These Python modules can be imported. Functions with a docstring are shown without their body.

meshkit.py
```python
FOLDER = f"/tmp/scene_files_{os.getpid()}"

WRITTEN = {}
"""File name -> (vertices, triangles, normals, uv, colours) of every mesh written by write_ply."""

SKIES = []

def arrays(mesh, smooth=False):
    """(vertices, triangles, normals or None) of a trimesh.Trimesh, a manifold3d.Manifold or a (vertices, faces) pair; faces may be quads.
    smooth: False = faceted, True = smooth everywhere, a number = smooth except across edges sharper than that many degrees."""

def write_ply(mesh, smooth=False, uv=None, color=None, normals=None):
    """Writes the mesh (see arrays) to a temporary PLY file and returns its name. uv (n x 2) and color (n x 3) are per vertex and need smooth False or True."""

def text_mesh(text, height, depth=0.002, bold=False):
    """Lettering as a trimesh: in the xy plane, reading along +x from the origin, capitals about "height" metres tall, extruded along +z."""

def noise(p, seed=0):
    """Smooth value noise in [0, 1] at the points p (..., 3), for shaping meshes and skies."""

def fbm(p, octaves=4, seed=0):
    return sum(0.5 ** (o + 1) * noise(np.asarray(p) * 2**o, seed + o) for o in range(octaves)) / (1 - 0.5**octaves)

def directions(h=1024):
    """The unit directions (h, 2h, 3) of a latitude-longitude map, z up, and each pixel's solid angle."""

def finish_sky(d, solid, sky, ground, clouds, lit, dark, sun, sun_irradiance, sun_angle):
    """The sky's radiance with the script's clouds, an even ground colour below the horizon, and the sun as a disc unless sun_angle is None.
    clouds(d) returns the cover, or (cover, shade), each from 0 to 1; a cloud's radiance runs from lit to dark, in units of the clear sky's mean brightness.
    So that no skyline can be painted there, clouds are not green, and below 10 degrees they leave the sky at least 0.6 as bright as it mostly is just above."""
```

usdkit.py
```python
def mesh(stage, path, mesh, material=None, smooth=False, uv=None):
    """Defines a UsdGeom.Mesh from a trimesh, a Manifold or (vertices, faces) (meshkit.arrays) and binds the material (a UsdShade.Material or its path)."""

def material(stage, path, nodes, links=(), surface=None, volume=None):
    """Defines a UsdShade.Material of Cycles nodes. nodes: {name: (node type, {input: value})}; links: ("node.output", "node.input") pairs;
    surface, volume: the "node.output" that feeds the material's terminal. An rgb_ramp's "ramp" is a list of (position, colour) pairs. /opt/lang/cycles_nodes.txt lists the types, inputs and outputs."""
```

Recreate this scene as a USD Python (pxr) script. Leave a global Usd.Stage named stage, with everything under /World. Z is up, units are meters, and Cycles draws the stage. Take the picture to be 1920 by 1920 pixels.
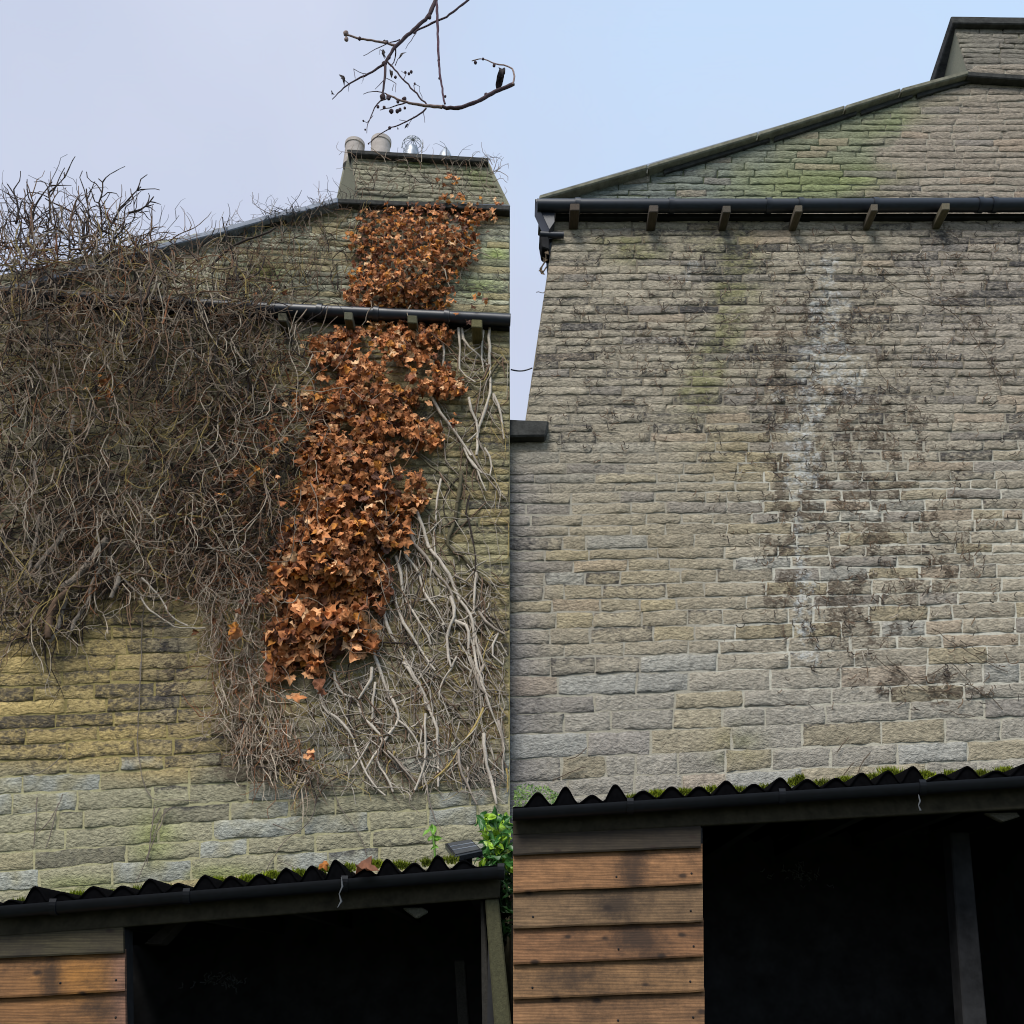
import math
import numpy as np
import trimesh
import usdkit
from meshkit import fbm, noise
from shapely.geometry import Polygon, Point
from shapely import contains_xy
from pxr import Usd, UsdGeom, UsdLux, UsdShade, Gf, Sdf, Vt

stage = Usd.Stage.CreateInMemory()
UsdGeom.SetStageUpAxis(stage, UsdGeom.Tokens.z)
UsdGeom.SetStageMetersPerUnit(stage, 1.0)
UsdGeom.Xform.Define(stage, '/World')
UsdGeom.Scope.Define(stage, '/World/Looks')

# ------------------------------------------------------------------ camera
F, PITCH, CAMZ, EXPOSURE = 1785.0, math.radians(29.0), 1.6, 1.25
cam = UsdGeom.Camera.Define(stage, '/World/camera')
cam.CreateHorizontalApertureAttr(36.0)
cam.CreateVerticalApertureAttr(36.0)
cam.CreateFocalLengthAttr(36.0 * F / 1920.0)
cam.CreateClippingRangeAttr(Gf.Vec2f(0.05, 2000))
cam.CreateExposureAttr(EXPOSURE)
cam.AddTranslateOp().Set(Gf.Vec3d(0, 0, CAMZ))
cam.AddRotateXOp().Set(90 + math.degrees(PITCH))

# ------------------------------------------------------------------ sky and sun
SUN_DIR = np.array([-0.35, -1.0, 1.25]); SUN_DIR /= np.linalg.norm(SUN_DIR)
SUN_EL, SUN_ROT = math.asin(SUN_DIR[2]), math.atan2(SUN_DIR[0], SUN_DIR[1])
SKY_STRENGTH, SUN_INTENSITY = 0.095, 0.40
CLOUD_A, CLOUD_B, THIN = (2.36, 2.62, 3.36), (2.90, 3.14, 3.86), (2.78, 3.62, 4.75)
skymat = usdkit.material(stage, '/World/Looks/sky_look', {
    'tc': ('texture_coordinate', {}),
    'sky': ('sky_texture', {'sky_type': 'single_scattering', 'sun_disc': False, 'sun_elevation': SUN_EL, 'sun_rotation': SUN_ROT}),
    'n': ('noise_texture', {'scale': 2.2, 'detail': 4.0, 'roughness': 0.45, 'distortion': 0.3}),
    'n2': ('noise_texture', {'scale': 1.1, 'detail': 3.0, 'roughness': 0.5}),
    'r': ('rgb_ramp', {'ramp': [(0.30, CLOUD_A), (0.70, CLOUD_B)]}),
    'cov': ('map_range', {'range_type': 'smoothstep', 'from_min': 0.34, 'from_max': 0.66, 'to_min': 0.0, 'to_max': 1.0, 'clamp': True}),
    'thin': ('mix', {'fac': 0.85, 'color2': THIN}),
    'sx': ('separate_xyz', {}),
    'grad': ('math', {'math_type': 'multiply_add', 'value2': -0.55, 'value3': 0.0}),
    'add': ('math', {'math_type': 'add'}),
    'm': ('mix', {'mix_type': 'mix'}),
    'bg': ('background_shader', {'strength': SKY_STRENGTH}),
}, [('tc.generated', 'n.vector'), ('tc.generated', 'n2.vector'), ('n.fac', 'r.fac'), ('tc.generated', 'sx.vector'), ('sx.x', 'grad.value1'),
    ('n2.fac', 'add.value1'), ('grad.value', 'add.value2'), ('add.value', 'cov.value'),
    ('cov.result', 'm.fac'), ('sky.color', 'thin.color1'), ('thin.color', 'm.color1'), ('r.color', 'm.color2'), ('m.color', 'bg.color')], surface='bg.background')
dome = UsdLux.DomeLight.Define(stage, '/World/sky')
UsdShade.MaterialBindingAPI.Apply(dome.GetPrim()).Bind(skymat)
sun = UsdLux.DistantLight.Define(stage, '/World/sun')
sun.CreateIntensityAttr(SUN_INTENSITY)
sun.CreateAngleAttr(25.0)
sun.CreateNormalizeAttr(True)
sun.CreateColorAttr(Gf.Vec3f(1.0, 0.96, 0.90))
z = Gf.Vec3d(*map(float, SUN_DIR))
sun.AddTransformOp().Set(Gf.Matrix4d().SetRotate(Gf.Rotation(Gf.Vec3d(0, 0, 1), z)))

# ------------------------------------------------------------------ helpers
CP, SP = math.cos(PITCH), math.sin(PITCH)
CAM = np.array([0, 0, CAMZ])


def P(px, py, Y):
    """The point of the plane y = Y that a pixel of the photograph (1920 wide) shows."""
    px, py, Y = np.broadcast_arrays(np.asarray(px, float), np.asarray(py, float), np.asarray(Y, float))
    u, v = (px - 960) / F, (960 - py) / F
    d = np.stack([u, CP - v * SP, SP + v * CP], -1)
    return CAM + d * (Y / d[..., 1])[..., None]


def scale_at(py, Y):
    """Pixels per metre across, on the plane y = Y at the height that shows at pixel row py."""
    v = (960 - py) / F
    return F * (CP - v * SP) / Y


def srgb(*c):
    c = np.asarray(c, float) / 255
    return np.where(c <= 0.04045, c / 12.92, ((c + 0.055) / 1.055) ** 2.4)


def smooth01(x):
    x = np.clip(x, 0, 1)
    return x * x * (3 - 2 * x)


def blob(x, y, cx, cy, sx, sy, ang=0.0):
    a = math.radians(ang)
    dx, dy = x - cx, y - cy
    u, v = dx * math.cos(a) + dy * math.sin(a), -dx * math.sin(a) + dy * math.cos(a)
    return np.exp(-(u / sx) ** 2 - (v / sy) ** 2)


counts = {}


def numbered(parent, name):
    k = counts.get((parent, name), 0)
    counts[(parent, name)] = k + 1
    return f'{parent}/{name}' + (f'_{k:03d}' if k else '')


bases = {}


def tag(prim, label=None, cat=None, group=None, kind=None):
    for k, v in (('label', label), ('category', cat), ('group', group), ('kind', kind)):
        if v:
            prim.SetCustomDataByKey(k, v)
    return prim


def thing(name, base, label, cat, group=None):
    path = numbered('/World', name)
    x = UsdGeom.Xform.Define(stage, path)
    x.AddTranslateOp().Set(Gf.Vec3d(*map(float, base)))
    bases[path] = np.asarray(base, float)
    tag(x.GetPrim(), label, cat, group)
    return path


class MB:
    """Collects vertices, triangles and per vertex colours of one mesh."""

    def __init__(self):
        self.v, self.f, self.c, self.m, self.n = [], [], [], [], 0

    def add(self, v, f, c=(0.5, 0.5, 0.5), m=(0, 0, 0)):
        v, f = np.asarray(v, float).reshape(-1, 3), np.asarray(f, int)
        self.v.append(v)
        self.f.append(f + self.n)
        self.c.append(np.broadcast_to(np.asarray(c, float), v.shape))
        self.m.append(np.broadcast_to(np.asarray(m, float), v.shape))
        self.n += len(v)
        return self

    def join(self, o):
        for v, f, c, m in zip(o.v, o.f, o.c, o.m):
            pass
        v, f, c, m = o.arrays()
        return self.add(v, f, c, m)

    def arrays(self):
        return np.vstack(self.v), np.vstack(self.f), np.vstack(self.c), np.vstack(self.m)

    def tm(self, mesh, c=(0.5, 0.5, 0.5)):
        return self.add(mesh.vertices, mesh.faces, c)


def base_of(path):
    parts = path.split('/')
    return bases.get('/'.join(parts[:3]), np.zeros(3))


def put(parent, name, mb, mat, smooth=True, label=None, cat=None, group=None, kind=None):
    """One Mesh prim of the scene."""
    if mb.n == 0:
        return None
    path = numbered(parent, name)
    v, f, c, m = mb.arrays()
    v = v - base_of(path)
    if smooth is not True and smooth is not False:
        tmesh = trimesh.graph.smooth_shade(trimesh.Trimesh(v, f, process=True), angle=math.radians(smooth), facet_minarea=None)
        usdkit.mesh(stage, path, tmesh, mat, smooth=True)
        prim = stage.GetPrimAtPath(path)
    else:
        prim = usdkit.mesh(stage, path, (v, f), mat, smooth=smooth).GetPrim()
        api = UsdGeom.PrimvarsAPI(prim)
        api.CreatePrimvar('tint', Sdf.ValueTypeNames.Color3fArray, 'vertex').Set(Vt.Vec3fArray.FromNumpy(c.astype(np.float32)))
        if m.any():
            api.CreatePrimvar('marks', Sdf.ValueTypeNames.Color3fArray, 'vertex').Set(Vt.Vec3fArray.FromNumpy(m.astype(np.float32)))
    tag(prim, label, cat, group, kind)
    return path


def tube(mb, pts, r, sides=5, c=(0.5, 0.5, 0.5), cap=True):
    pts = np.asarray(pts, float)
    n = len(pts)
    r = np.broadcast_to(np.asarray(r, float), n)
    t = np.gradient(pts, axis=0)
    t /= np.maximum(np.linalg.norm(t, axis=1, keepdims=True), 1e-9)
    ref = np.array([0.31, -0.92, 0.24])
    a = np.cross(t, ref)
    a /= np.maximum(np.linalg.norm(a, axis=1, keepdims=True), 1e-9)
    b = np.cross(t, a)
    th = np.arange(sides) * 2 * np.pi / sides
    ring = pts[:, None] + r[:, None, None] * (a[:, None] * np.cos(th)[None, :, None] + b[:, None] * np.sin(th)[None, :, None])
    i = np.arange(n - 1)[:, None] * sides + np.arange(sides)[None]
    j = np.arange(n - 1)[:, None] * sides + (np.arange(sides)[None] + 1) % sides
    f = np.concatenate([np.stack([i, j, j + sides], -1).reshape(-1, 3), np.stack([i, j + sides, i + sides], -1).reshape(-1, 3)])
    v = ring.reshape(-1, 3)
    c = np.asarray(c, float)
    if c.ndim == 2:
        c = np.repeat(c, sides, axis=0)
    if cap:
        v = np.vstack([v, pts[0], pts[-1]])
        k = np.arange(sides)
        f = np.vstack([f, np.stack([np.full(sides, n * sides), (k + 1) % sides, k], -1), np.stack([np.full(sides, n * sides + 1), (n - 1) * sides + k, (n - 1) * sides + (k + 1) % sides], -1)])
        if c.ndim == 2:
            c = np.vstack([c, c[0], c[-1]])
    return mb.add(v, f, c)


def hexa(mb, p8, c=(0.5, 0.5, 0.5)):
    """A box of eight corners: front bl br tr tl, back bl br tr tl; its faces do not share vertices."""
    p = np.asarray(p8, float)
    for q in ((0, 1, 2, 3), (5, 4, 7, 6), (4, 0, 3, 7), (1, 5, 6, 2), (3, 2, 6, 7), (4, 5, 1, 0)):
        mb.add(p[list(q)], [[0, 1, 2], [0, 2, 3]], c)
    return mb


def bevel_box(mb, p8, bev=0.006, c=(0.5, 0.5, 0.5)):
    """The same box with chamfered edges: the hull of inset corners."""
    p = np.asarray(p8, float)
    ax = [p[1] - p[0], p[3] - p[0], p[4] - p[0]]
    ax = [a / max(np.linalg.norm(a), 1e-9) for a in ax]
    sg = [(-1, -1, -1), (1, -1, -1), (1, 1, -1), (-1, 1, -1), (-1, -1, 1), (1, -1, 1), (1, 1, 1), (-1, 1, 1)]
    q = []
    for k in range(8):
        for m in range(3):
            w = p[k].copy()
            for j in range(3):
                if j != m:
                    w = w - ax[j] * sg[k][j] * bev
            q.append(w)
    h = trimesh.convex.convex_hull(np.array(q))
    v, f = h.vertices, h.faces
    return mb.add(v[f.ravel()], np.arange(len(f) * 3).reshape(-1, 3), c)


def prism(mb, quad, out0, out1, Y, c=(0.5, 0.5, 0.5), bev=0.0):
    """A block whose face shows as the pixel quad (bl, br, tr, tl) on the plane Y - out1 and reaches back to Y - out0."""
    q = np.asarray(quad, float)
    fr = P(q[:, 0], q[:, 1], Y - out1)
    bk = fr + np.array([0, out1 - out0, 0])
    return bevel_box(mb, np.vstack([fr, bk]), bev, c) if bev else hexa(mb, np.vstack([fr, bk]), c)


# ------------------------------------------------------------------ materials
def tint_material(name, rough=0.9, spread=0.35, scale=45.0, bump=0.5, bdist=0.01, bscale=60.0, translucent=0.0, spec=0.3, stretch=(1, 1, 1), extra=False):
    nodes = {
        'at': ('attribute', {'attribute': 'tint'}),
        'geo': ('geometry', {}),
        'map': ('mapping', {'scale': stretch}),
        'n': ('noise_texture', {'scale': scale, 'detail': 8.0, 'roughness': 0.78 if extra else 0.65}),
        'mr': ('map_range', {'from_min': 0.25, 'from_max': 0.75, 'to_min': 1 - spread, 'to_max': 1 + spread}),
        'cx': ('combine_xyz', {}),
        'mul': ('mix_color', {'blend_type': 'multiply', 'fac': 1.0, 'use_clamp': False}),
        'nb': ('noise_texture', {'scale': bscale, 'detail': 5.0, 'roughness': 0.6}),
        'b': ('bump', {'strength': bump, 'distance': bdist}),
        'p': ('principled_bsdf', {'roughness': rough, 'specular_ior_level': spec}),
    }
    links = [('geo.position', 'map.vector'), ('map.vector', 'n.vector'), ('map.vector', 'nb.vector'), ('n.fac', 'mr.value'),
             ('mr.result', 'cx.x'), ('mr.result', 'cx.y'), ('mr.result', 'cx.z'), ('at.color', 'mul.a'), ('cx.vector', 'mul.b'),
             ('nb.fac', 'b.height'), ('b.normal', 'p.normal')]
    col = 'mul.result'
    if extra:   # grime specks, lime bloom and dark crust, each where its mark says so
        nodes.update({
            'mk': ('attribute', {'attribute': 'marks'}), 'sep': ('separate_color', {'color_type': 'rgb'}),
            'g1': ('noise_texture', {'scale': 26.0, 'detail': 6.0, 'roughness': 0.78, 'distortion': 0.4}),
            'g1m': ('math', {'math_type': 'multiply_add', 'value2': 0.42, 'value3': -0.34}),
            'g1a': ('math', {'math_type': 'add'}),
            'g1r': ('map_range', {'range_type': 'smoothstep', 'from_min': 0.14, 'from_max': 0.24, 'to_min': 0.0, 'to_max': 0.8, 'clamp': True}),
            'mixg': ('mix_color', {'b': (0.085, 0.064, 0.047)}),
            'g2': ('noise_texture', {'scale': 18.0, 'detail': 8.0, 'roughness': 0.85}),
            'g2m': ('math', {'math_type': 'multiply_add', 'value2': 0.50, 'value3': -0.36}),
            'g2a': ('math', {'math_type': 'add'}),
            'g2r': ('map_range', {'range_type': 'smoothstep', 'from_min': 0.12, 'from_max': 0.30, 'to_min': 0.0, 'to_max': 0.7, 'clamp': True}),
            'mixl': ('mix_color', {'b': (0.52, 0.54, 0.53)}),
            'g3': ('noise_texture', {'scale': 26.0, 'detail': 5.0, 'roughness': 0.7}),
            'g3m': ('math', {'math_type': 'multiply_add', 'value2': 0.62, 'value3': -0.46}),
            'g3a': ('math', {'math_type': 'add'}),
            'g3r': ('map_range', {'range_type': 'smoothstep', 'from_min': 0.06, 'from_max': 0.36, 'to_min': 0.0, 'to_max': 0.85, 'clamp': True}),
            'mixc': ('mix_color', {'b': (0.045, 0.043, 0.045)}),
        })
        links += [('mk.color', 'sep.color'), ('map.vector', 'g1.vector'), ('geo.position', 'g2.vector'), ('map.vector', 'g3.vector')]
        for k, ch, mx, prev in (('g1', 'r', 'mixg', 'mul.result'), ('g2', 'g', 'mixl', 'mixg.result'), ('g3', 'b', 'mixc', 'mixl.result')):
            # threshold = noise + (mark - 1) so that a mark of 0 leaves nothing and 1 covers most
            links += [(f'{k}.fac', f'{k}a.value1'), (f'sep.{ch}', f'{k}m.value1'), (f'{k}m.value', f'{k}a.value2'), (f'{k}a.value', f'{k}r.value'),
                      (f'{k}r.result', f'{mx}.fac'), (prev, f'{mx}.a')]
        # noise ~0.5 on average: noise + 0.62*mark - 0.46
        col = 'mixc.result'
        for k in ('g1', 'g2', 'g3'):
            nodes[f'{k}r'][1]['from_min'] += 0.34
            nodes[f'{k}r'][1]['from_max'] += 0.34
    links.append((col, 'p.base_color'))
    surf = 'p.BSDF'
    if translucent:
        nodes['tr'] = ('translucent_bsdf', {})
        nodes['mc'] = ('mix_closure', {'fac': translucent})
        links += [(col, 'tr.color'), ('p.BSDF', 'mc.closure1'), ('tr.BSDF', 'mc.closure2')]
        surf = 'mc.closure'
    return usdkit.material(stage, '/World/Looks/' + name, nodes, links, surface=surf)


def plain_material(name, c, rough=0.6, spread=0.3, scale=30.0, bump=0.2, bdist=0.004, spec=0.4, metallic=0.0):
    a, b = np.asarray(c) * (1 - spread), np.asarray(c) * (1 + spread)
    return usdkit.material(stage, '/World/Looks/' + name, {
        'geo': ('geometry', {}), 'n': ('noise_texture', {'scale': scale, 'detail': 6.0, 'roughness': 0.7}),
        'r': ('rgb_ramp', {'ramp': [(0.3, a), (0.7, b)]}), 'b': ('bump', {'strength': bump, 'distance': bdist}),
        'p': ('principled_bsdf', {'roughness': rough, 'specular_ior_level': spec, 'metallic': metallic})},
        [('geo.position', 'n.vector'), ('n.fac', 'r.fac'), ('r.color', 'p.base_color'), ('n.fac', 'b.height'), ('b.normal', 'p.normal')], surface='p.BSDF')


M_STONE = tint_material('weathered_stone', rough=0.95, spread=0.62, scale=30.0, bump=1.0, bdist=0.020, bscale=38.0, spec=0.15, stretch=(1, 1, 1.5), extra=True)
M_MORTAR = tint_material('lime_mortar', rough=0.98, spread=0.3, scale=60.0, bump=0.7, bdist=0.006, bscale=80.0, spec=0.1, extra=True)
M_STEM = tint_material('vine_bark', rough=0.9, spread=0.35, scale=70.0, bump=0.5, bdist=0.003, bscale=120.0, spec=0.2)
M_LEAF = tint_material('dry_leaf', rough=0.75, spread=0.30, scale=40.0, bump=0.4, bdist=0.003, bscale=90.0, translucent=0.18, spec=0.3)
M_GREEN = tint_material('green_leaf', rough=0.4, spread=0.25, scale=30.0, bump=0.2, bdist=0.002, bscale=60.0, translucent=0.3, spec=0.5)
M_MOSS = tint_material('moss_green', rough=0.95, spread=0.5, scale=120.0, bump=0.8, bdist=0.01, bscale=150.0, spec=0.1)
M_PIPE = plain_material('black_gutter_plastic', (0.008, 0.011, 0.018), rough=0.42, spread=0.35, scale=22.0, bump=0.05, spec=0.5)
M_GUTTER = plain_material('shed_gutter_plastic', (0.0035, 0.004, 0.006), rough=0.45, spread=0.4, scale=22.0, bump=0.05, spec=0.3)
M_BLACK = plain_material('black_corrugated_sheet', (0.0025, 0.0025, 0.003), rough=1.0, spread=0.4, scale=40.0, spec=0.02)
M_DARKWOOD_SHADE = plain_material('dark_timber_and_shade', (0.022, 0.022, 0.023), rough=0.95, spread=0.5, scale=6.0, bump=0.5, spec=0.1)  # near-black so the shed inside looks shaded; shade put into the colour
M_FASCIA = plain_material('fascia_timber', (0.032, 0.027, 0.017), rough=0.9, spread=0.5, scale=14.0, bump=0.5, spec=0.15)
M_SLATE = plain_material('slate', (0.20, 0.225, 0.275), rough=0.7, spread=0.3, scale=16.0, bump=0.5, spec=0.3)
M_COPING = plain_material('mossy_coping', (0.17, 0.165, 0.125), rough=0.95, spread=0.45, scale=12.0, bump=0.8, bdist=0.01, spec=0.1)
M_LEDGE = plain_material('dark_ledge_and_shade', (0.045, 0.045, 0.042), rough=0.95, spread=0.5, scale=14.0, bump=0.8, bdist=0.01, spec=0.1)  # also colours the shade strips added below the copings
M_CORBEL = tint_material('corbel_timber', rough=0.9, spread=0.4, scale=30.0, bump=0.5, bdist=0.005, bscale=50.0, stretch=(3, 0.6, 3))
M_POT = plain_material('chimney_pot_clay', (0.36, 0.32, 0.29), rough=0.85, spread=0.25, scale=14.0)
M_METAL = plain_material('grey_metal', (0.30, 0.33, 0.37), rough=0.45, spread=0.25, scale=20.0, metallic=0.4)
M_SOLAR = plain_material('solar_panel_black', (0.014, 0.016, 0.018), rough=0.3, spread=0.2, scale=30.0, spec=0.5)
M_SOLARGREY = plain_material('solar_cell_grey', (0.05, 0.055, 0.06), rough=0.35, spread=0.2, scale=30.0, spec=0.5)
M_COBWEB = plain_material('cobweb_grey', (0.10, 0.105, 0.11), rough=0.95, spread=0.3, scale=60.0, spec=0.1)
M_GROUND = plain_material('garden_ground', (0.055, 0.065, 0.035), rough=0.95, spread=0.5, scale=3.0, bump=0.6, bdist=0.02, spec=0.1)
M_WOOD = usdkit.material(stage, '/World/Looks/larch_board', {
    'at': ('attribute', {'attribute': 'tint'}), 'geo': ('geometry', {}),
    'mk': ('attribute', {'attribute': 'marks'}), 'sep': ('separate_color', {'color_type': 'rgb'}),
    'map': ('mapping', {'scale': (0.7, 1.0, 7.5)}), 'w': ('wave_texture', {'wave_type': 'bands', 'bands_direction': 'z', 'scale': 3.6, 'distortion': 9.0, 'detail': 3.0, 'detail_scale': 0.7, 'detail_roughness': 0.6}),
    'wr': ('map_range', {'from_min': 0.0, 'from_max': 1.0, 'to_min': 0.74, 'to_max': 1.14}),
    'map2': ('mapping', {'scale': (1.3, 1.0, 16.0)}), 'w2': ('noise_texture', {'scale': 3.4, 'detail': 7.0, 'roughness': 0.72, 'distortion': 1.1}),
    'w2r': ('map_range', {'from_min': 0.3, 'from_max': 0.7, 'to_min': 0.55, 'to_max': 1.35}),
    'mm': ('math', {'math_type': 'multiply'}), 'cx': ('combine_xyz', {}), 'mul': ('mix_color', {'blend_type': 'multiply', 'fac': 1.0, 'use_clamp': False}),
    'st': ('noise_texture', {'scale': 4.5, 'detail': 8.0, 'roughness': 0.82}), 'sa': ('math', {'math_type': 'add'}),
    'str': ('map_range', {'range_type': 'smoothstep', 'from_min': 0.46, 'from_max': 0.98, 'to_min': 0.0, 'to_max': 0.85, 'clamp': True}),
    'mix': ('mix_color', {'b': (0.016, 0.012, 0.010)}),
    'sx': ('separate_xyz', {}), 'mapk': ('combine_xyz', {}), 'kz': ('math', {'math_type': 'multiply', 'value2': 1.9}), 'kn': ('noise_texture', {'scale': 14.0, 'detail': 3.0}), 'kd': ('math', {'math_type': 'multiply_add', 'value2': 0.10, 'value3': -0.05}), 'ka': ('math', {'math_type': 'add'}), 'k': ('voronoi_texture', {'dimensions': '2D', 'feature': 'f1', 'scale': 3.3, 'randomness': 1.0}),
    'kr': ('map_range', {'range_type': 'smoothstep', 'from_min': 0.02, 'from_max': 0.085, 'to_min': 0.9, 'to_max': 0.0, 'clamp': True}),
    'mixk': ('mix_color', {'b': (0.022, 0.014, 0.010)}),
    'b': ('bump', {'strength': 0.5, 'distance': 0.004}), 'p': ('principled_bsdf', {'roughness': 0.8, 'specular_ior_level': 0.25})},
    [('geo.position', 'map.vector'), ('map.vector', 'w.vector'), ('w.fac', 'wr.value'), ('geo.position', 'map2.vector'), ('map2.vector', 'w2.vector'), ('w2.fac', 'w2r.value'),
     ('wr.result', 'mm.value1'), ('w2r.result', 'mm.value2'), ('mm.value', 'cx.x'), ('mm.value', 'cx.y'), ('mm.value', 'cx.z'), ('at.color', 'mul.a'), ('cx.vector', 'mul.b'),
     ('geo.position', 'st.vector'), ('mk.color', 'sep.color'), ('st.fac', 'sa.value1'), ('sep.r', 'sa.value2'), ('sa.value', 'str.value'), ('str.result', 'mix.fac'), ('mul.result', 'mix.a'),
     ('geo.position', 'sx.vector'), ('sx.x', 'mapk.x'), ('sx.z', 'kz.value1'), ('kz.value', 'mapk.y'), ('geo.position', 'kn.vector'), ('kn.fac', 'kd.value1'), ('kd.value', 'ka.value1'), ('k.distance', 'ka.value2'), ('mapk.vector', 'k.vector'), ('ka.value', 'kr.value'), ('kr.result', 'mixk.fac'), ('mix.result', 'mixk.a'),
     ('mixk.result', 'p.base_color'), ('w2.fac', 'b.height'), ('b.normal', 'p.normal')], surface='p.BSDF')

# ------------------------------------------------------------------ ground
mb = MB()
gx = np.concatenate([-np.geomspace(400, 12, 10), np.linspace(-10, 10, 21), np.geomspace(12, 400, 10)])
X, Yg = np.meshgrid(gx, gx + 2, indexing='ij')
zz = 0.05 * (fbm(np.stack([X * 0.4, Yg * 0.4, 0 * X], -1), 3, 5) - 0.5)
n = len(gx)
idx = np.arange(n * n).reshape(n, n)
q = np.stack([idx[:-1, :-1], idx[1:, :-1], idx[1:, 1:], idx[:-1, 1:]], -1).reshape(-1, 4)
mb.add(np.stack([X, Yg, zz - 0.03], -1).reshape(-1, 3), np.vstack([q[:, [0, 1, 2]], q[:, [0, 2, 3]]]))
put('/World', 'ground', mb, M_GROUND, smooth=True, kind='structure')

# ------------------------------------------------------------------ coursed stone walls
YL, YR = 5.90, 6.05
rng = np.random.default_rng(7)


def course_rows(knots, top, bottom, rg):
    """Pixel rows of the bed joints from the bottom up; knots give the course height at a row."""
    ky, kh = zip(*sorted(knots))
    rows, y = [bottom], bottom
    while y > top:
        y -= np.interp(y, ky, kh) * rg.uniform(0.86, 1.16)
        rows.append(y)
    return rows


def stone_mesh(mb, quad, Y, proud, rough, seed, tint, rg, cell=0.030):
    """A rough faced stone: quad = bl br tr tl in pixels, its joints inset already."""
    q = np.asarray(quad, float)
    sc = scale_at(q[:, 1].mean(), Y)
    c4 = P(q[:, 0], q[:, 1], Y)
    L, h = np.linalg.norm(c4[1] - c4[0]), max(np.linalg.norm(c4[3] - c4[0]), 0.02)
    L = max(L, 0.02)
    ns, nt = int(np.clip(L / cell, 2, 15)), int(np.clip(h / cell, 2, 5))
    es, et = min(0.0045 / L, 0.25), min(0.0045 / h, 0.25)
    s = np.concatenate([[0], np.linspace(es, 1 - es, ns + 1), [1]])
    t = np.concatenate([[0], np.linspace(et, 1 - et, nt + 1), [1]])
    S, T = np.meshgrid(s, t)
    px = (q[0, 0] * (1 - S) + q[1, 0] * S) * (1 - T) + (q[3, 0] * (1 - S) + q[2, 0] * S) * T
    py = (q[0, 1] * (1 - S) + q[1, 1] * S) * (1 - T) + (q[3, 1] * (1 - S) + q[2, 1] * S) * T
    w = P(px, py, Y)
    n1 = noise(np.stack([w[..., 0] * 22, w[..., 2] * 22 + seed, 0 * S], -1), 3) - 0.5
    n2 = noise(np.stack([w[..., 0] * 22, w[..., 2] * 22 + seed, 0 * S + 9], -1), 4) - 0.5
    w[..., 0] += n1 * 0.014
    w[..., 2] += n2 * 0.016
    edge = np.minimum(np.minimum(S, 1 - S) * L, np.minimum(T, 1 - T) * h)
    prof = smooth01(edge / 0.008) ** 0.5
    nz = fbm(np.stack([w[..., 0] * 9, w[..., 2] * 15, np.full_like(S, seed * 1.37)], -1), 3, 11) - 0.5
    tx, tz = rg.uniform(-0.004, 0.004, 2)
    out = prof * np.maximum(0.001, proud + rough * 2.2 * nz + tx * (2 * S - 1) + tz * (2 * T - 1)) - 0.006 * (edge <= 1e-9)
    w[..., 1] -= out
    r, c = S.shape
    idx = np.arange(r * c).reshape(r, c)
    qd = np.stack([idx[:-1, :-1], idx[:-1, 1:], idx[1:, 1:], idx[1:, :-1]], -1).reshape(-1, 4)
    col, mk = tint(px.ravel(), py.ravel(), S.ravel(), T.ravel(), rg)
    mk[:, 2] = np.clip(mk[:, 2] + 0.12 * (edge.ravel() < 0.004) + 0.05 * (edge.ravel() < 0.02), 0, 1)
    mb.add(w.reshape(-1, 3), np.vstack([qd[:, [0, 1, 2]], qd[:, [0, 2, 3]]]), col, mk)


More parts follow.
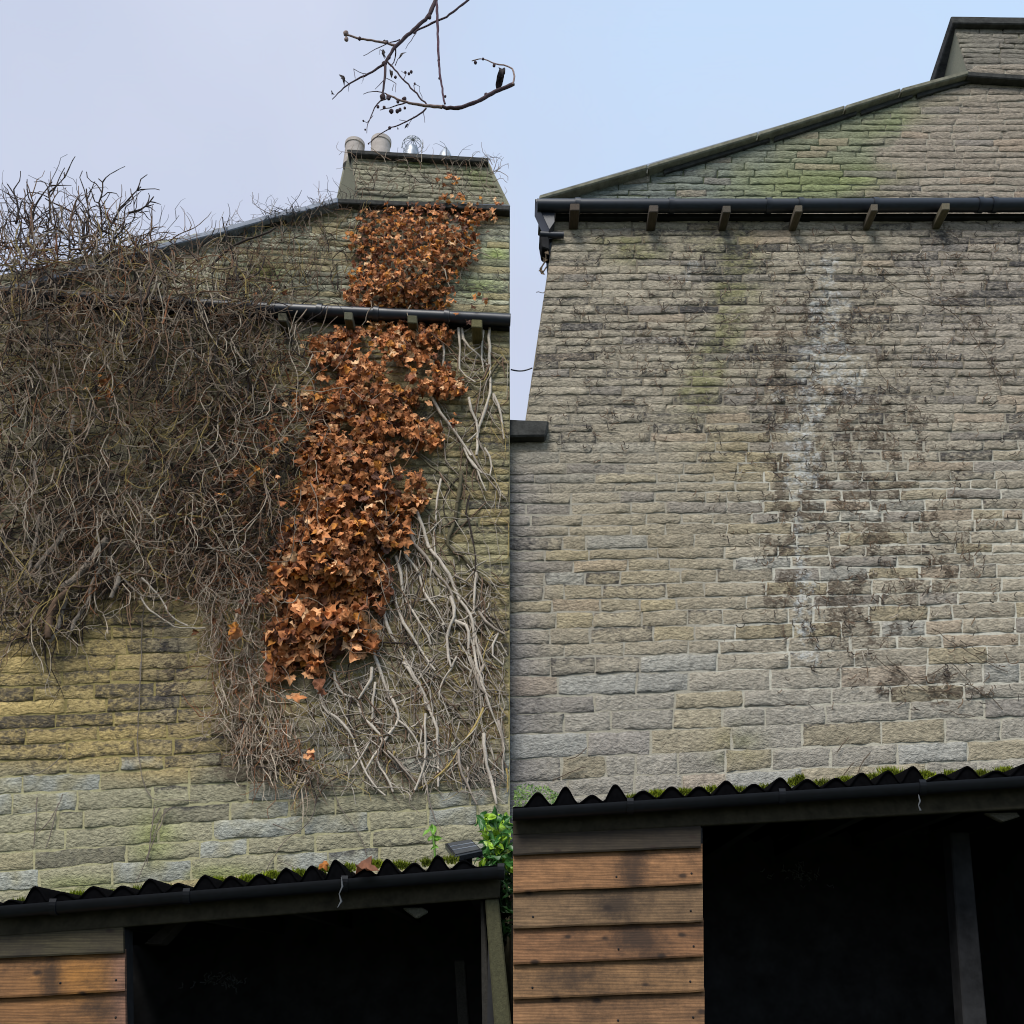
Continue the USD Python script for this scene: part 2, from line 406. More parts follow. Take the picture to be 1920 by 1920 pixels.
def wall_rows(mb, rows, line, left, right, Y, tint, rg, cols=30):
    """The mortar face between the bed joints, a fine sheet that carries its own colour."""
    ys = np.array(rows[::-1])
    grid = []
    for y in ys:
        xl, xr = left(y), right(y)
        xs = np.linspace(xl, xr, cols)
        grid.append(np.stack([xs, line(y, xs)], -1))
    g = np.array(grid)
    w = P(g[..., 0], g[..., 1], Y)
    r, c = g.shape[:2]
    idx = np.arange(r * c).reshape(r, c)
    qd = np.stack([idx[1:, :-1], idx[1:, 1:], idx[:-1, 1:], idx[:-1, :-1]], -1).reshape(-1, 4)
    col, mk = tint(g[..., 0].ravel(), g[..., 1].ravel())
    mb.add(w.reshape(-1, 3), np.vstack([qd[:, [0, 1, 2]], qd[:, [0, 2, 3]]]), col, mk)


def build_stones(parent, rows, line, left, right, Y, tint, rg, joint, proud, rough, length, most=300, name='stone', taken=None):
    made = []
    for yb, yt in zip(rows[:-1], rows[1:]):
        ym = (yb + yt) / 2
        sc = scale_at(ym, Y)
        x = left(yb)
        xr_b, xr_t = right(yb), right(yt)
        first = True
        lo, hi = length(ym)
        x += 0 if left(yb) != left(yt) else 0
        while x < xr_b - 2:
            ln = rg.uniform(lo, hi) * sc
            if rg.random() < 0.12:
                ln *= 0.55
            x1 = x + ln
            if x1 > xr_b - 0.35 * ln:
                x1 = xr_b
            xt0 = left(yt) if first else max(x, left(yt))
            xt1 = xr_t if x1 == xr_b else max(x1, left(yt))
            first = False
            jx = joint(ym)[0] * sc
            jy = joint(ym)[1] * sc * 0.75
            wob = rg.uniform(-0.9, 0.9, 4)
            if x1 - x > 2 * jx + 2:
                quad = [(x + jx, line(yb, x) - jy + wob[0] * .6), (x1 - jx, line(yb, x1) - jy + wob[1] * .6), (max(xt1 - jx, xt0 + jx + 1), line(yt, xt1) + jy + wob[2] * .6), (xt0 + jx, line(yt, xt0) + jy + wob[3] * .6)]
                if min(quad[0][1], quad[1][1]) - max(quad[2][1], quad[3][1]) > 2.0:
                    m = MB()
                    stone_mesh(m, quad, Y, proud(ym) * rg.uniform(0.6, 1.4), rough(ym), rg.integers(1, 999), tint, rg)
                    vis = 0 < (x + x1) / 2 < 1920
                    made.append(((x1 - x) * (yb - yt) * vis, m))
            x = x1
    made.sort(key=lambda t: -t[0])
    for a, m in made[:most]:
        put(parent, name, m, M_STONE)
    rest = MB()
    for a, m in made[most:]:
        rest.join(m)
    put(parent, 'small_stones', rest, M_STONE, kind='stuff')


def slab(mb, outline, Y, depth, c):
    """A solid wall whose face has the outline (pixels) on the plane Y."""
    o = np.asarray(outline, float)
    w = P(o[:, 0], o[:, 1], Y)
    pg = Polygon(w[:, [0, 2]])
    ex = trimesh.creation.extrude_polygon(pg, depth, engine='earcut')
    v = np.asarray(ex.vertices)
    v = np.stack([v[:, 0], Y + v[:, 2], v[:, 1]], -1)
    mb.add(v, np.asarray(ex.faces)[:, ::-1], c)


def mixc(a, b, w):
    w = np.clip(w, 0, 1)[:, None]
    return np.asarray(a) * (1 - w) + np.asarray(b) * w


def pn(x, y, s, seed, o=3):
    return fbm(np.stack([np.asarray(x) / s, np.asarray(y) / s, 0 * np.asarray(x, float)], -1), o, seed)


# ---- the right hand house (cleaned wall)
def lineR(y, x):
    s = np.interp(y, [375, 800, 1300, 1480], [0.004, -0.003, -0.030, -0.048])
    return y + s * (np.asarray(x, float) - 1432) + 1.3 * np.sin(np.asarray(x, float) * 0.021 + y * 0.9) + 0.8 * np.sin(np.asarray(x, float) * 0.057 + y * 1.7)


R_L = ([130, 368, 400, 460, 780, 800, 801, 1600], [1818, 1012, 1036, 1033, 986, 984, 950, 950])


def leftR(y):
    y = float(y)
    if y < 392:
        return float(np.interp(y, [133, 372, 392], [1818, 1010, 1010])) + 6
    if y < 806:
        return float(np.interp(y, [392, 460, 800], [1038, 1034, 983]))
    return 950.0


def rightR(y):
    return 1990.0


def colourR(x, y):
    base = mixc(srgb(153, 144, 127), srgb(150, 144, 132), smooth01((y - 1180) / 160))
    base = mixc(base, srgb(148, 139, 126), smooth01((x - 1620) / 150) * smooth01((900 - y) / 300))
    base = mixc(base, srgb(150, 136, 104), 0.7 * blob(x, y, 1390, 850, 90, 70) + 0.5 * blob(x, y, 1150, 1080, 200, 130))
    base = mixc(base, srgb(126, 122, 122), 0.7 * smooth01((1060 - x) / 110) * smooth01((y - 820) / 100))
    # gable above the gutter: grey green, then brown to the right of a slanting line
    g = smooth01((382 - y) / 6)
    diag = smooth01(((1655 - 0.75 * (y - 250)) - x) / 70 + 0.5 + (pn(x, y, 60, 5) - 0.5) * 2)
    gab = mixc(srgb(144, 134, 120), mixc(srgb(126, 128, 106), srgb(112, 117, 110), smooth01((1430 - x) / 120 + (pn(x, y, 80, 6) - .5) * 2)), diag)
    gab = mixc(gab, srgb(120, 130, 76), 0.55 * blob(x, y, 1510, 345, 130, 30) + 0.4 * blob(x, y, 1620, 330, 60, 25) + 0.35 * blob(x, y, 1680, 230, 90, 20, -20))
    base = np.where(g[:, None] > 0.5, gab, base)
    alg = (0.75 * blob(x, y, 1360, 600, 34, 130, 14) + 0.8 * blob(x, y, 1305, 735, 32, 45, 10) + 0.55 * blob(x, y, 1165, 445, 50, 26) + 0.5 * blob(x, y, 1200, 478, 60, 22)
           + 0.4 * blob(x, y, 1340, 440, 60, 40) + 0.35 * blob(x, y, 1390, 520, 40, 60) + 0.45 * blob(x, y, 1380, 1400, 50, 40)) * np.clip(2.6 * pn(x, y, 18, 8, 5) - 0.35, 0.1, 1.5) * (y > 392)
    base = mixc(base, srgb(118, 117, 74), np.clip(alg, 0, 0.7))
    return base


def marksR(x, y):
    nz = pn(x, y, 45, 21)
    body = smooth01((y - 400) / 30)
    g = (0.5 * blob(x, y, 1560, 640, 190, 210) + 0.3 * blob(x, y, 1540, 950, 160, 220) + 0.6 * blob(x, y, 1480, 960, 45, 190) + 0.7 * blob(x, y, 1540, 1150, 110, 70)
         + 0.75 * blob(x, y, 1680, 1270, 70, 50) + 0.5 * blob(x, y, 1200, 620, 200, 170) + 0.7 * blob(x, y, 1700, 1000, 180, 250) + 0.8 * blob(x, y, 1840, 640, 26, 90, -28) + 0.5 * blob(x, y, 1820, 480, 120, 90)
         + 0.5 * blob(x, y, 1800, 1290, 100, 50)) * np.clip(2.6 * pn(x, y, 24, 22) - 0.55, 0, 1.5) * body
    g += 0.55 * smooth01((382 - y) / 8) * smooth01((x - 1560 - 0.6 * (300 - y)) / 80) * (0.5 + nz)
    g += (0.20 + 0.07 * smooth01((900 - y) / 200) * (0.4 + 1.2 * pn(x, y, 70, 23))) * body
    l = (0.9 * blob(x, y, 1300, 500, 28, 50) + 0.9 * blob(x, y, 1552, 545, 24, 60) + 0.9 * blob(x, y, 1558, 665, 22, 60) + 1.0 * blob(x, y, 1497, 830, 20, 90, 6) + 0.8 * blob(x, y, 1445, 745, 24, 24)
         + 1.0 * blob(x, y, 1496, 985, 10, 90) + 0.7 * blob(x, y, 1560, 700, 60, 40) + 0.7 * blob(x, y, 1512, 1170, 26, 60) + 0.6 * blob(x, y, 1520, 1235, 40, 30)
         + 0.5 * blob(x, y, 1210, 640, 40, 30) + 0.6 * blob(x, y, 1500, 1230, 60, 20) + 0.35 * smooth01((y - 1280) / 80))
    l = l * np.clip(3.2 * pn(x, y, 20, 27, 5) - 1.0, 0, 1.3) * (0.4 + 1.1 * pn(x, y, 60, 28)) + (0.75 * blob(x, y, 1545, 600, 60, 170) + 0.85 * blob(x, y, 1500, 860, 55, 170) + 0.7 * blob(x, y, 1510, 1160, 60, 120) + 0.45 * blob(x, y, 1620, 700, 120, 200) + 0.35 * blob(x, y, 1240, 620, 120, 160)) * np.clip(2.4 * pn(x, y, 26, 29, 5) - 0.5, 0, 1.2)
    l = np.clip(l, 0, 0.76) + 0.6 * blob(x, y, 1820, 240, 50, 40) * (y < 382)
    c = 0.30 + 0.25 * smooth01((1000 - y) / 300) * body + 0.2 * smooth01((1080 - x) / 100) * smooth01((y - 850) / 100) - 0.1 * smooth01((y - 1250) / 100)
    c = c - 0.02 * (y < 382)
    return np.stack([np.clip(g, 0, 1), np.clip(l, 0, 1), np.clip(c, 0, 1)], -1)


def tintR(x, y, s, t, rg):
    k = rg.normal(1.0, 0.065)
    col = colourR(x, y) * k
    u = rg.random()
    low = smooth01((np.mean(y) - 700) / 400)
    if u < 0.14:
        col = mixc(col, srgb(152, 138, 104) * k, np.full(len(x), 0.45 * low))
    elif u < 0.22:
        col = mixc(col, srgb(150, 150, 144) * k, np.full(len(x), 0.6 * low))
    elif u < 0.30:
        col = mixc(col, srgb(126, 120, 114) * k, np.full(len(x), 0.6))
    elif u < 0.35:
        col = mixc(col, srgb(160, 138, 116) * k, np.full(len(x), 0.35))
    mk = marksR(x, y)
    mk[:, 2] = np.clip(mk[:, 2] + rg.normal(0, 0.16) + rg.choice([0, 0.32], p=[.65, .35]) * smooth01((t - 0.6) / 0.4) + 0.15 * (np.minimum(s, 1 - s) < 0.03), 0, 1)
    return col, mk


def mortarR(x, y):
    pale = smooth01((y - 700) / 260) * (0.45 + 0.55 * smooth01((x - 1250) / 200 + (pn(x, y, 90, 31) - .5)))
    col = mixc(srgb(118, 110, 96), srgb(184, 180, 166), pale * (0.45 + 0.9 * pn(x, y, 40, 33)))
    col = mixc(col, srgb(160, 154, 136), 0.6 * smooth01((y - 1250) / 100))
    g = (y < 384)
    col = np.where(g[:, None], mixc(srgb(74, 80, 62), srgb(150, 144, 130), smooth01((x - 1620) / 90)), col)
    mk = marksR(x, y)
    mk[:, 0] *= 0.7
    mk[:, 2] *= 0.6
    return col, mk


R_BASE = P(1432, 1900, YR) * [1, 1, 0]
houseR = thing('stone_house', R_BASE, 'bare brown stone gable wall, scrubbed of ivy, with chimney cut off at the right edge', 'house', 'stone houses')
rgR = np.random.default_rng(21)
rowsR = course_rows([(1600, 38), (1400, 38), (1300, 34), (1220, 27), (1100, 23.5), (1000, 20.5), (900, 19), (800, 17.5), (650, 15.2), (500, 14), (400, 12.6), (300, 12.4), (130, 11)], 128, 1600, rgR)
wallm = MB()
wall_rows(wallm, rowsR, lineR, leftR, rightR, YR, mortarR, rgR, 60)
slab(wallm, [(951, 2650), (951, 812), (985, 806), (1034, 466), (1040, 392), (1016, 372), (1820, 136), (1990, 140), (1990, 2650)], YR + 0.012, 0.35, srgb(110, 104, 92))
wallR = put(houseR, 'gable_wall', wallm, M_MORTAR, smooth=False)
build_stones(wallR, rowsR, lineR, leftR, rightR, YR, tintR, rgR,
             lambda y: (np.interp(y, [380, 700, 1000], [0.002, 0.003, 0.004]), np.interp(y, [380, 700, 1000], [0.0015, 0.002, 0.003])),
             lambda y: np.interp(y, [300, 420, 800, 1300], [0.009, 0.008, 0.006, 0.005]), lambda y: np.interp(y, [300, 420, 900, 1400], [0.006, 0.012, 0.012, 0.014]),
             lambda y: (0.24, 0.50) if y < 1200 else (0.27, 0.58))

# house body behind the gable wall
b = MB()
pf = P(np.array([1040, 1990]), np.array([400, 400]), YR)
x0, x1, y0 = pf[0, 0] + 0.1, pf[1, 0], YR + 0.363
zt = P(1040, 420, YR)[2]
hexa(b, [(x0, y0, 0), (x1, y0, 0), (x1, y0, zt), (x0, y0, zt), (x0 + 1.2, y0 + 6, 0), (x1, y0 + 6, 0), (x1, y0 + 6, zt), (x0 + 1.2, y0 + 6, zt)], srgb(120, 114, 100))
put(houseR, 'side_wall', b, M_MORTAR, smooth=False)
b = MB()
e, r_, r2 = P(1012, 366, YR + .05), P(1818, 131, YR + .05), P(1990, 131, YR + .05)
for p, q_ in ((e, r_), (r_, r2)):
    hexa(b, [p - [0, 0, .05], q_ - [0, 0, .05], q_ + [0, 0, .0], p + [0, 0, .0], p + [0.6 * (p is e), 6, -.05 + .2 * (p is e)], q_ + [0, 6, -.05], q_ + [0, 6, 0], p + [0.6 * (p is e), 6, .2 * (p is e)]])
put(houseR, 'roof', b, M_SLATE, smooth=False)
# verge coping slabs
cuts = [(1010, 369), (1215, 311), (1422, 250), (1585, 200), (1690, 168), (1818, 134)]
for (ax, ay), (bx, by) in zip(cuts[:-1], cuts[1:]):
    b = MB()
    th0, th1 = (8, 9)
    prism(b, [(ax + 1, ay + th0 * .55), (bx - 1, by + th1 * .5), (bx - 1, by - th1 * .45), (ax + 1, ay - th0 * .5)], -0.35, 0.10, YR, bev=0.012)
    put(houseR, 'coping_slab', b, M_COPING, smooth=False)
b = MB()
for (ax, ay), (bx, by) in zip(cuts[1:-1], cuts[2:]):
    prism(b, [(ax + 30, ay + 14), (bx + 22, by + 13), (bx + 20, by + 6), (ax + 30, ay + 7)], -0.1, 0.035, YR)
put(houseR, 'under_coping', b, M_LEDGE, smooth=False)  # dark strips added to paint the shadow line below the coping
b = MB()
prism(b, [(1814, 142), (1990, 154), (1990, 144), (1814, 133)], -0.2, 0.09, YR, bev=0.01)
put(houseR, 'string_course', b, M_LEDGE, smooth=False)
# chimney
b = MB()
YC = YR + 0.10
q4 = lambda a, Y: P(np.array([p[0] for p in a]), np.array([p[1] for p in a]), Y)
fr = q4([(1816, 142), (2020, 150), (2020, 44), (1786, 42)], YC + .012)
bk = q4([(1757, 150), (2000, 150), (2000, 44), (1781, 40)], YC + 0.75)
hexa(b, np.vstack([fr, bk]), srgb(136, 134, 114))
chR = put(houseR, 'chimney', b, M_MORTAR, smooth=False)
rgc = np.random.default_rng(5)


def tintC(x, y, s, t, rg):
    k = rg.normal(1.0, 0.12)
    col = mixc(srgb(128, 124, 110), srgb(120, 114, 106), pn(x, y, 40, 3)) * k
    mk = np.stack([0.35 + 0 * x, 0.25 * (pn(x, y, 30, 4)), 0.3 + 0 * x], -1)
    return col, mk


rows_c = course_rows([(40, 9.5), (150, 10.5)], 44, 143, rgc)
build_stones(chR, rows_c, lambda y, x: y + 0.03 * (np.asarray(x, float) - 1850) * np.clip((y - 40) / 100, 0, 1), lambda y: 1786 + (y - 42) * 0.3, lambda y: 2000, YC, tintC, rgc,
             lambda y: (0.0025, 0.0025), lambda y: 0.007, lambda y: 0.006, lambda y: (0.22, 0.5), most=60)
b = MB()
fr = q4([(1783, 43), (2024, 46), (2024, 33), (1779, 30)], YC - 0.07)
bk = q4([(1783, 43), (2024, 46), (2024, 33), (1779, 30)], YC - 0.07) + np.array([0, 0.86, 0])
bk[[0, 3], 0] += 0.10
fr[[0, 3], 0] += 0.02
bevel_box(b, np.vstack([fr, bk]), 0.01)
put(chR, 'chimney_cap', b, M_LEDGE, smooth=False)
# gutter pipe, collars, corbels on the right hand house
def pipe(parent, pts, r, name='gutter_pipe', sides=20, mat=None):
    b = MB()
    pts = np.asarray(pts)
    tube(b, pts, r, sides)
    return put(parent, name, b, mat or M_PIPE, smooth=40)


def gutter(parent, pxs, Y, out, r, collars, sag=0.0):
    xs = np.linspace(pxs[0][0], pxs[-1][0], 24)
    ys = np.interp(xs, [p[0] for p in pxs], [p[1] for p in pxs])
    pts = P(xs, ys, Y - out)
    g = pipe(parent, pts, r)
    for cx in collars:
        cy = np.interp(cx, [p[0] for p in pxs], [p[1] for p in pxs])
        a = P(np.array([cx - 5, cx, cx + 5]), np.interp([cx - 5, cx, cx + 5], [p[0] for p in pxs], [p[1] for p in pxs]), Y - out)
        pipe(g, a, r + 0.009, 'pipe_collar')
    return g


gR = gutter(houseR, [(1007, 386), (1432, 386), (1960, 384)], YR, 0.115, 0.062, [1083, 1258, 1440, 1500, 1640, 1836, 1862])
for k, (cx, ty, w, tone) in enumerate([(1078, 381, 18, (96, 84, 72)), (1226, 384, 17, (98, 88, 78)), (1363, 385, 15, (96, 88, 76)), (1498, 384, 14, (112, 102, 86)), (1640, 382, 13, (116, 106, 90)), (1774, 380, 15, (122, 114, 92))]):
    b = MB()
    prism(b, [(cx - w / 2, ty + 13), (cx + w / 2, ty + 13), (cx + w / 2, ty), (cx - w / 2, ty)], 0.0, 0.225, YR, srgb(*tone) * 0.55, bev=0.006)
    put(houseR, 'corbel', b, M_CORBEL, smooth=False)
b = MB()
prism(b, [(1042, 408), (1960, 408), (1960, 401), (1042, 400)], 0.0, 0.05, YR)
put(houseR, 'gutter_board', b, M_DARKWOOD_SHADE, smooth=False)
b = MB()
prism(b, [(1030, 431), (1040, 416), (1040, 373), (1003, 373)], -0.1, 0.10, YR, bev=0.004)
put(houseR, 'gutter_end', b, M_PIPE, smooth=False)
pipe(houseR, P(np.array([1013, 1036, 1057]), np.array([440, 441, 441]), YR - 0.05), 0.030, 'overflow_pipe', 12)
b = MB()
prism(b, [(1016, 463), (1031, 468), (1029, 440), (1011, 437)], -0.12, 0.06, YR, bev=0.01)
put(houseR, 'pipe_bracket', b, M_DARKWOOD_SHADE, smooth=False)
b = MB()
prism(b, [(940, 818), (1024, 817), (1029, 788), (940, 785)], -0.3, 0.09, YR, bev=0.012)
put(houseR, 'coping_stone', b, M_LEDGE, smooth=False)

# ---- the left hand house (ivy wall)
def lineL(y, x):
    s = np.interp(y, [380, 575, 850, 1050, 1250, 1600], [0.045, 0.052, 0.02, 0.0, -0.032, -0.062])
    return y + s * (np.asarray(x, float) - 487) + 1.3 * np.sin(np.asarray(x, float) * 0.023 + y * 0.8) + 0.8 * np.sin(np.asarray(x, float) * 0.061 + y * 1.9)


def leftL(y):
    y = float(y)
    if y < 560:
        return float(np.interp(y, [372, 385, 462, 545, 560], [640, 610, 296, -15, -40]))
    return -40.0


def rightL(y):
    return 956.0


def colourL(x, y):
    base = mixc(srgb(144, 136, 110), srgb(146, 141, 117), smooth01((y - 1420) / 60))
    base = mixc(base, srgb(172, 152, 104), smooth01((400 - x) / 90 + (pn(x, y, 60, 41) - .5)) * smooth01((y - 1040) / 60) * (1 - smooth01((y - 1420 - (x - 200) * .1) / 50)))
    base = mixc(base, srgb(136, 128, 112), 0.85 * blob(x, y, 320, 1250, 60, 140))
    base = mixc(base, srgb(150, 142, 108), 0.8 * smooth01((x - 740) / 60) * smooth01((1320 - y) / 80) * smooth01((y - 620) / 30))
    base = mixc(base, srgb(166, 164, 142), smooth01((600 - y) / 20))
    base = mixc(base, srgb(134, 152, 70), (0.85 * blob(x, y, 490, 512, 40, 18) + 0.7 * blob(x, y, 930, 480, 30, 20) + 0.6 * blob(x, y, 900, 540, 50, 20)) * (y < 600))
    base = mixc(base, srgb(132, 142, 72), 0.55 * blob(x, y, 290, 1570, 40, 50, 20) + 0.6 * blob(x, y, 410, 1640, 70, 16) + 0.5 * blob(x, y, 150, 1660, 80, 16))
    base = mixc(base, srgb(122, 116, 100), 0.7 * blob(x, y, 480, 1440, 90, 40))
    return base


def marksL(x, y):
    nz = pn(x, y, 45, 51)
    yel = smooth01((400 - x) / 90) * smooth01((y - 1040) / 60) * (1 - smooth01((y - 1430) / 60))
    g = (0.8 * blob(x, y, 320, 1260, 60, 130) + 0.7 * blob(x, y, 470, 1380, 80, 100) + 0.6 * blob(x, y, 520, 1440, 140, 40) + 0.15) * (0.5 + nz)
    l = 0.25 * smooth01((y - 1450) / 60)
    c = 0.36 + 0.34 * yel - 0.14 * (y < 620) + 0.25 * smooth01((x - 740) / 60) * smooth01((1320 - y) / 80)
    return np.stack([np.clip(g, 0, 1), l + 0 * x, np.clip(c, 0, 1)], -1)


def tintL(x, y, s, t, rg):
    k = rg.normal(1.0, 0.065)
    col = colourL(x, y) * k
    u = rg.random()
    low = np.mean(y) > 1400
    if low and u < 0.28:
        col = mixc(col, srgb(152, 154, 146) * k, np.full(len(x), 0.85) * smooth01(pn(x, y, 30, int(k * 1000)) * 2 - 0.45))
    elif u < 0.34:
        col = mixc(col, srgb(150, 132, 92) * k, np.full(len(x), 0.6))
    elif u < 0.42 and np.mean(y) > 1000:
        col = mixc(col, srgb(178, 156, 104) * k, np.full(len(x), 0.6 if np.mean(x) < 420 and not low else 0.15))
    elif u < 0.47:
        col = mixc(col, srgb(110, 106, 92) * k, np.full(len(x), 0.6))
    mk = marksL(x, y)
    yel = np.mean(x) < 430 and 1080 < np.mean(y) < 1450
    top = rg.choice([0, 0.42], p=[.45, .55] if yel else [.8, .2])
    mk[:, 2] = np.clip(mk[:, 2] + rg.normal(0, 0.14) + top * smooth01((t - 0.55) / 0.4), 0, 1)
    return col, mk


def mortarL(x, y):
    col = mixc(srgb(140, 128, 84), srgb(158, 153, 120), smooth01((y - 1420) / 60))
    col = mixc(col, srgb(112, 106, 80), smooth01((x - 740) / 60) * smooth01((1320 - y) / 120))
    col = mixc(col, srgb(108, 110, 92), smooth01((620 - y) / 30))
    mk = marksL(x, y)
    mk[:, 2] *= 0.6
    return col, mk


L_BASE = P(487, 1900, YL) * [1, 1, 0]
houseL = thing('stone_house', L_BASE, 'stone gable wall smothered in ivy, its chimney topped by clay pots', 'house', 'stone houses')
rgL = np.random.default_rng(33)
rowsL = course_rows([(1700, 35), (1500, 33.5), (1440, 30), (1300, 28), (1150, 23), (1000, 18), (900, 15.5), (700, 12.6), (560, 11.6), (370, 10.5)], 376, 1712, rgL)
wallm = MB()
wall_rows(wallm, rowsL, lineL, leftL, rightL, YL, mortarL, rgL, 50)
slab(wallm, [(-40, 2650), (-40, 566), (-15, 553), (300, 466), (640, 382), (955, 396), (955, 2650)], YL + 0.012, 0.35, srgb(104, 100, 80))
wallL = put(houseL, 'gable_wall', wallm, M_MORTAR, smooth=False)
build_stones(wallL, rowsL, lineL, leftL, rightL, YL, tintL, rgL,
             lambda y: (np.interp(y, [600, 1100, 1500], [0.003, 0.003, 0.004]), np.interp(y, [600, 1100, 1500], [0.002, 0.002, 0.003])),
             lambda y: np.interp(y, [500, 1000, 1400, 1600], [0.008, 0.008, 0.007, 0.005]), lambda y: np.interp(y, [500, 1000, 1400], [0.009, 0.014, 0.015]),
             lambda y: (0.25, 0.52) if y < 1200 else (0.26, 0.56))
b = MB()
pf = P(np.array([-40, 955]), np.array([560, 560]), YL)
x0, x1, y0, zt = pf[0, 0], pf[1, 0] - .004, YL + 0.363, P(0, 575, YL)[2]
hexa(b, [(x0, y0, 0), (x1, y0, 0), (x1, y0, zt), (x0, y0, zt), (x0, y0 + 6, 0), (x1, y0 + 6, 0), (x1, y0 + 6, zt), (x0, y0 + 6, zt)], srgb(120, 114, 96))
put(houseL, 'side_wall', b, M_MORTAR, smooth=False)
b = MB()
e, r_, r2 = P(-40, 556, YL + .05), P(632, 374, YL + .05), P(955, 384, YL + .05)
for p, q_ in ((e, r_), (r_, r2)):
    hexa(b, [p - [0, 0, .05], q_ - [0, 0, .05], q_, p, p + [0, 6, -.05], q_ + [0, 6, -.05], q_ + [0, 6, 0], p + [0, 6, 0]])
put(houseL, 'roof', b, M_SLATE, smooth=False)
cuts = [(-40, 555), (110, 514), (292, 463), (328, 452), (425, 428), (505, 405), (575, 389), (634, 373)]
for (ax, ay), (bx, by) in zip(cuts[:-1], cuts[1:]):
    b = MB()
    prism(b, [(ax + .8, ay + 5), (bx - .8, by + 6), (bx - .8, by - 4), (ax + .8, ay - 5)], -0.35, 0.10, YL, bev=0.008)
    put(houseL, 'verge_slate', b, M_SLATE, smooth=False)
b = MB()
prism(b, [(300, 472), (632, 388), (632, 381), (296, 466)], -0.1, 0.05, YL)
put(houseL, 'under_coping', b, M_LEDGE, smooth=False)  # added dark strip standing in for the shadow of the verge
b = MB()
prism(b, [(628, 380), (956, 394), (956, 384), (628, 371)], -0.2, 0.08, YL, bev=0.008)
put(houseL, 'string_course', b, M_LEDGE, smooth=False)
YC = YL + 0.10
b = MB()
fr = q4([(672, 374), (957, 387), (913, 298), (656, 284)], YC + .012)
bk = q4([(630, 376), (940, 387), (905, 296), (650, 284)], YC + 0.8)
hexa(b, np.vstack([fr, bk]), srgb(136, 134, 114))
chL = put(houseL, 'chimney', b, M_MORTAR, smooth=False)


def tintCL(x, y, s, t, rg):
    k = rg.normal(1.0, 0.12)
    col = mixc(srgb(150, 146, 122), srgb(138, 134, 120), pn(x, y, 40, 3)) * k
    col = mixc(col, srgb(108, 122, 66), 0.8 * blob(x, y, 780, 302, 34, 14) + 0.6 * blob(x, y, 895, 330, 40, 18, 40))
    mk = np.stack([0.3 + 0 * x, 0.15 * pn(x, y, 30, 4), 0.25 + 0 * x], -1)
    return col, mk


rows_c = course_rows([(290, 8.6), (380, 9.4)], 286, 372, rgc)
build_stones(chL, rows_c, lambda y, x: y + 0.055 * (np.asarray(x, float) - 664), lambda y: 656 + (y - 284) * 0.18, lambda y: 907 + (y - 284) * 0.5, YC, tintCL, rgc,
             lambda y: (0.0025, 0.0025), lambda y: 0.007, lambda y: 0.006, lambda y: (0.2, 0.45), most=110)
b = MB()
fr = q4([(652, 287), (916, 304), (915, 295), (650, 279)], YC - 0.06)
bevel_box(b, np.vstack([fr, fr + np.array([0, 0.95, 0])]), 0.008)
put(chL, 'chimney_cap', b, M_LEDGE, smooth=False)


def pot(cx, top, w, hpx, name, mat, prof):
    Yp = YC + 0.30
    c = P(cx, top, Yp)
    r = w / 2 / scale_at(top, Yp)
    b = MB()
    z0, z1 = P(cx, 300, Yp)[2] - 0.10, c[2] - r * 0.9
    sec = np.array([[r * p[0], z0 + (z1 - z0) * p[1]] for p in prof])
    m = trimesh.creation.revolve(sec, sections=28)
    b.add(np.asarray(m.vertices) + [c[0], Yp, 0], m.faces)
    return put(chL, name, b, mat, smooth=35)


potprof = [(0, 0), (0.95, 0), (0.92, 0.7), (0.92, 0.86), (1.0, 0.87), (1.0, 1.0), (0.82, 1.0), (0.80, 0.5), (0, 0.5)]
pot(667, 259, 37, 26, 'chimney_pot', M_POT, potprof)
pot(716, 253, 38, 28, 'chimney_pot', M_POT, potprof)
pot(836, 268, 26, 18, 'pot_cap', M_METAL, [(0, 0), (1, 0), (1.0, 0.45), (0.7, 0.7), (0.4, 0.85), (0.15, 1.0), (0, 1.0)])
pot(773, 268, 30, 20, 'chimney_pot', M_METAL, [(0, 0), (1, 0), (0.98, 0.6), (0.85, 0.62), (0.85, 0.8), (0.7, 0.98), (0.3, 1.0), (0, 1.0)])
b = MB()
for k in range(6):
    c = P(773, 280, YC + 0.30)
    th = np.linspace(0, np.pi, 11)
    a = k * np.pi / 6
    tube(b, np.stack([c[0] + 0.105 * np.cos(th) * math.cos(a), c[1] + 0.105 * np.cos(th) * math.sin(a), c[2] + 0.02 + 0.12 * np.sin(th)], -1), 0.004, 4)
for k in (0.3, 0.7):
    th = np.linspace(0, 2 * np.pi, 21)
    tube(b, np.stack([c[0] + 0.105 * math.cos(k) * np.cos(th), c[1] + 0.105 * math.cos(k) * np.sin(th), c[2] + 0.02 + 0.12 * math.sin(k) + 0 * th], -1), 0.003, 4)
put(chL, 'wire_cowl', b, M_METAL)
gL = gutter(houseL, [(-40, 547), (480, 578), (957, 600)], YL, 0.10, 0.050, [100, 225, 342, 470, 600, 706, 838])
for cx, ty, w, tone in [(415, 577, 16, (92, 88, 70)), (529, 586, 16, (96, 92, 74)), (653, 584, 16, (104, 102, 82)), (773, 590, 18, (92, 90, 66)), (894, 598, 20, (118, 112, 76))]:
    b = MB()
    prism(b, [(cx - w / 2, ty + 15), (cx + w / 2, ty + 16), (cx + w / 2, ty + 1), (cx - w / 2, ty)], 0.0, 0.215, YL, srgb(*tone) * 0.6, bev=0.006)
    put(houseL, 'corbel', b, M_CORBEL, smooth=False)
b = MB()
prism(b, [(-40, 572), (956, 616), (956, 609), (-40, 564)], 0.0, 0.04, YL)
put(houseL, 'gutter_board', b, M_DARKWOOD_SHADE, smooth=False)

# ------------------------------------------------------------------ the two lean-to sheds
YS = 4.30


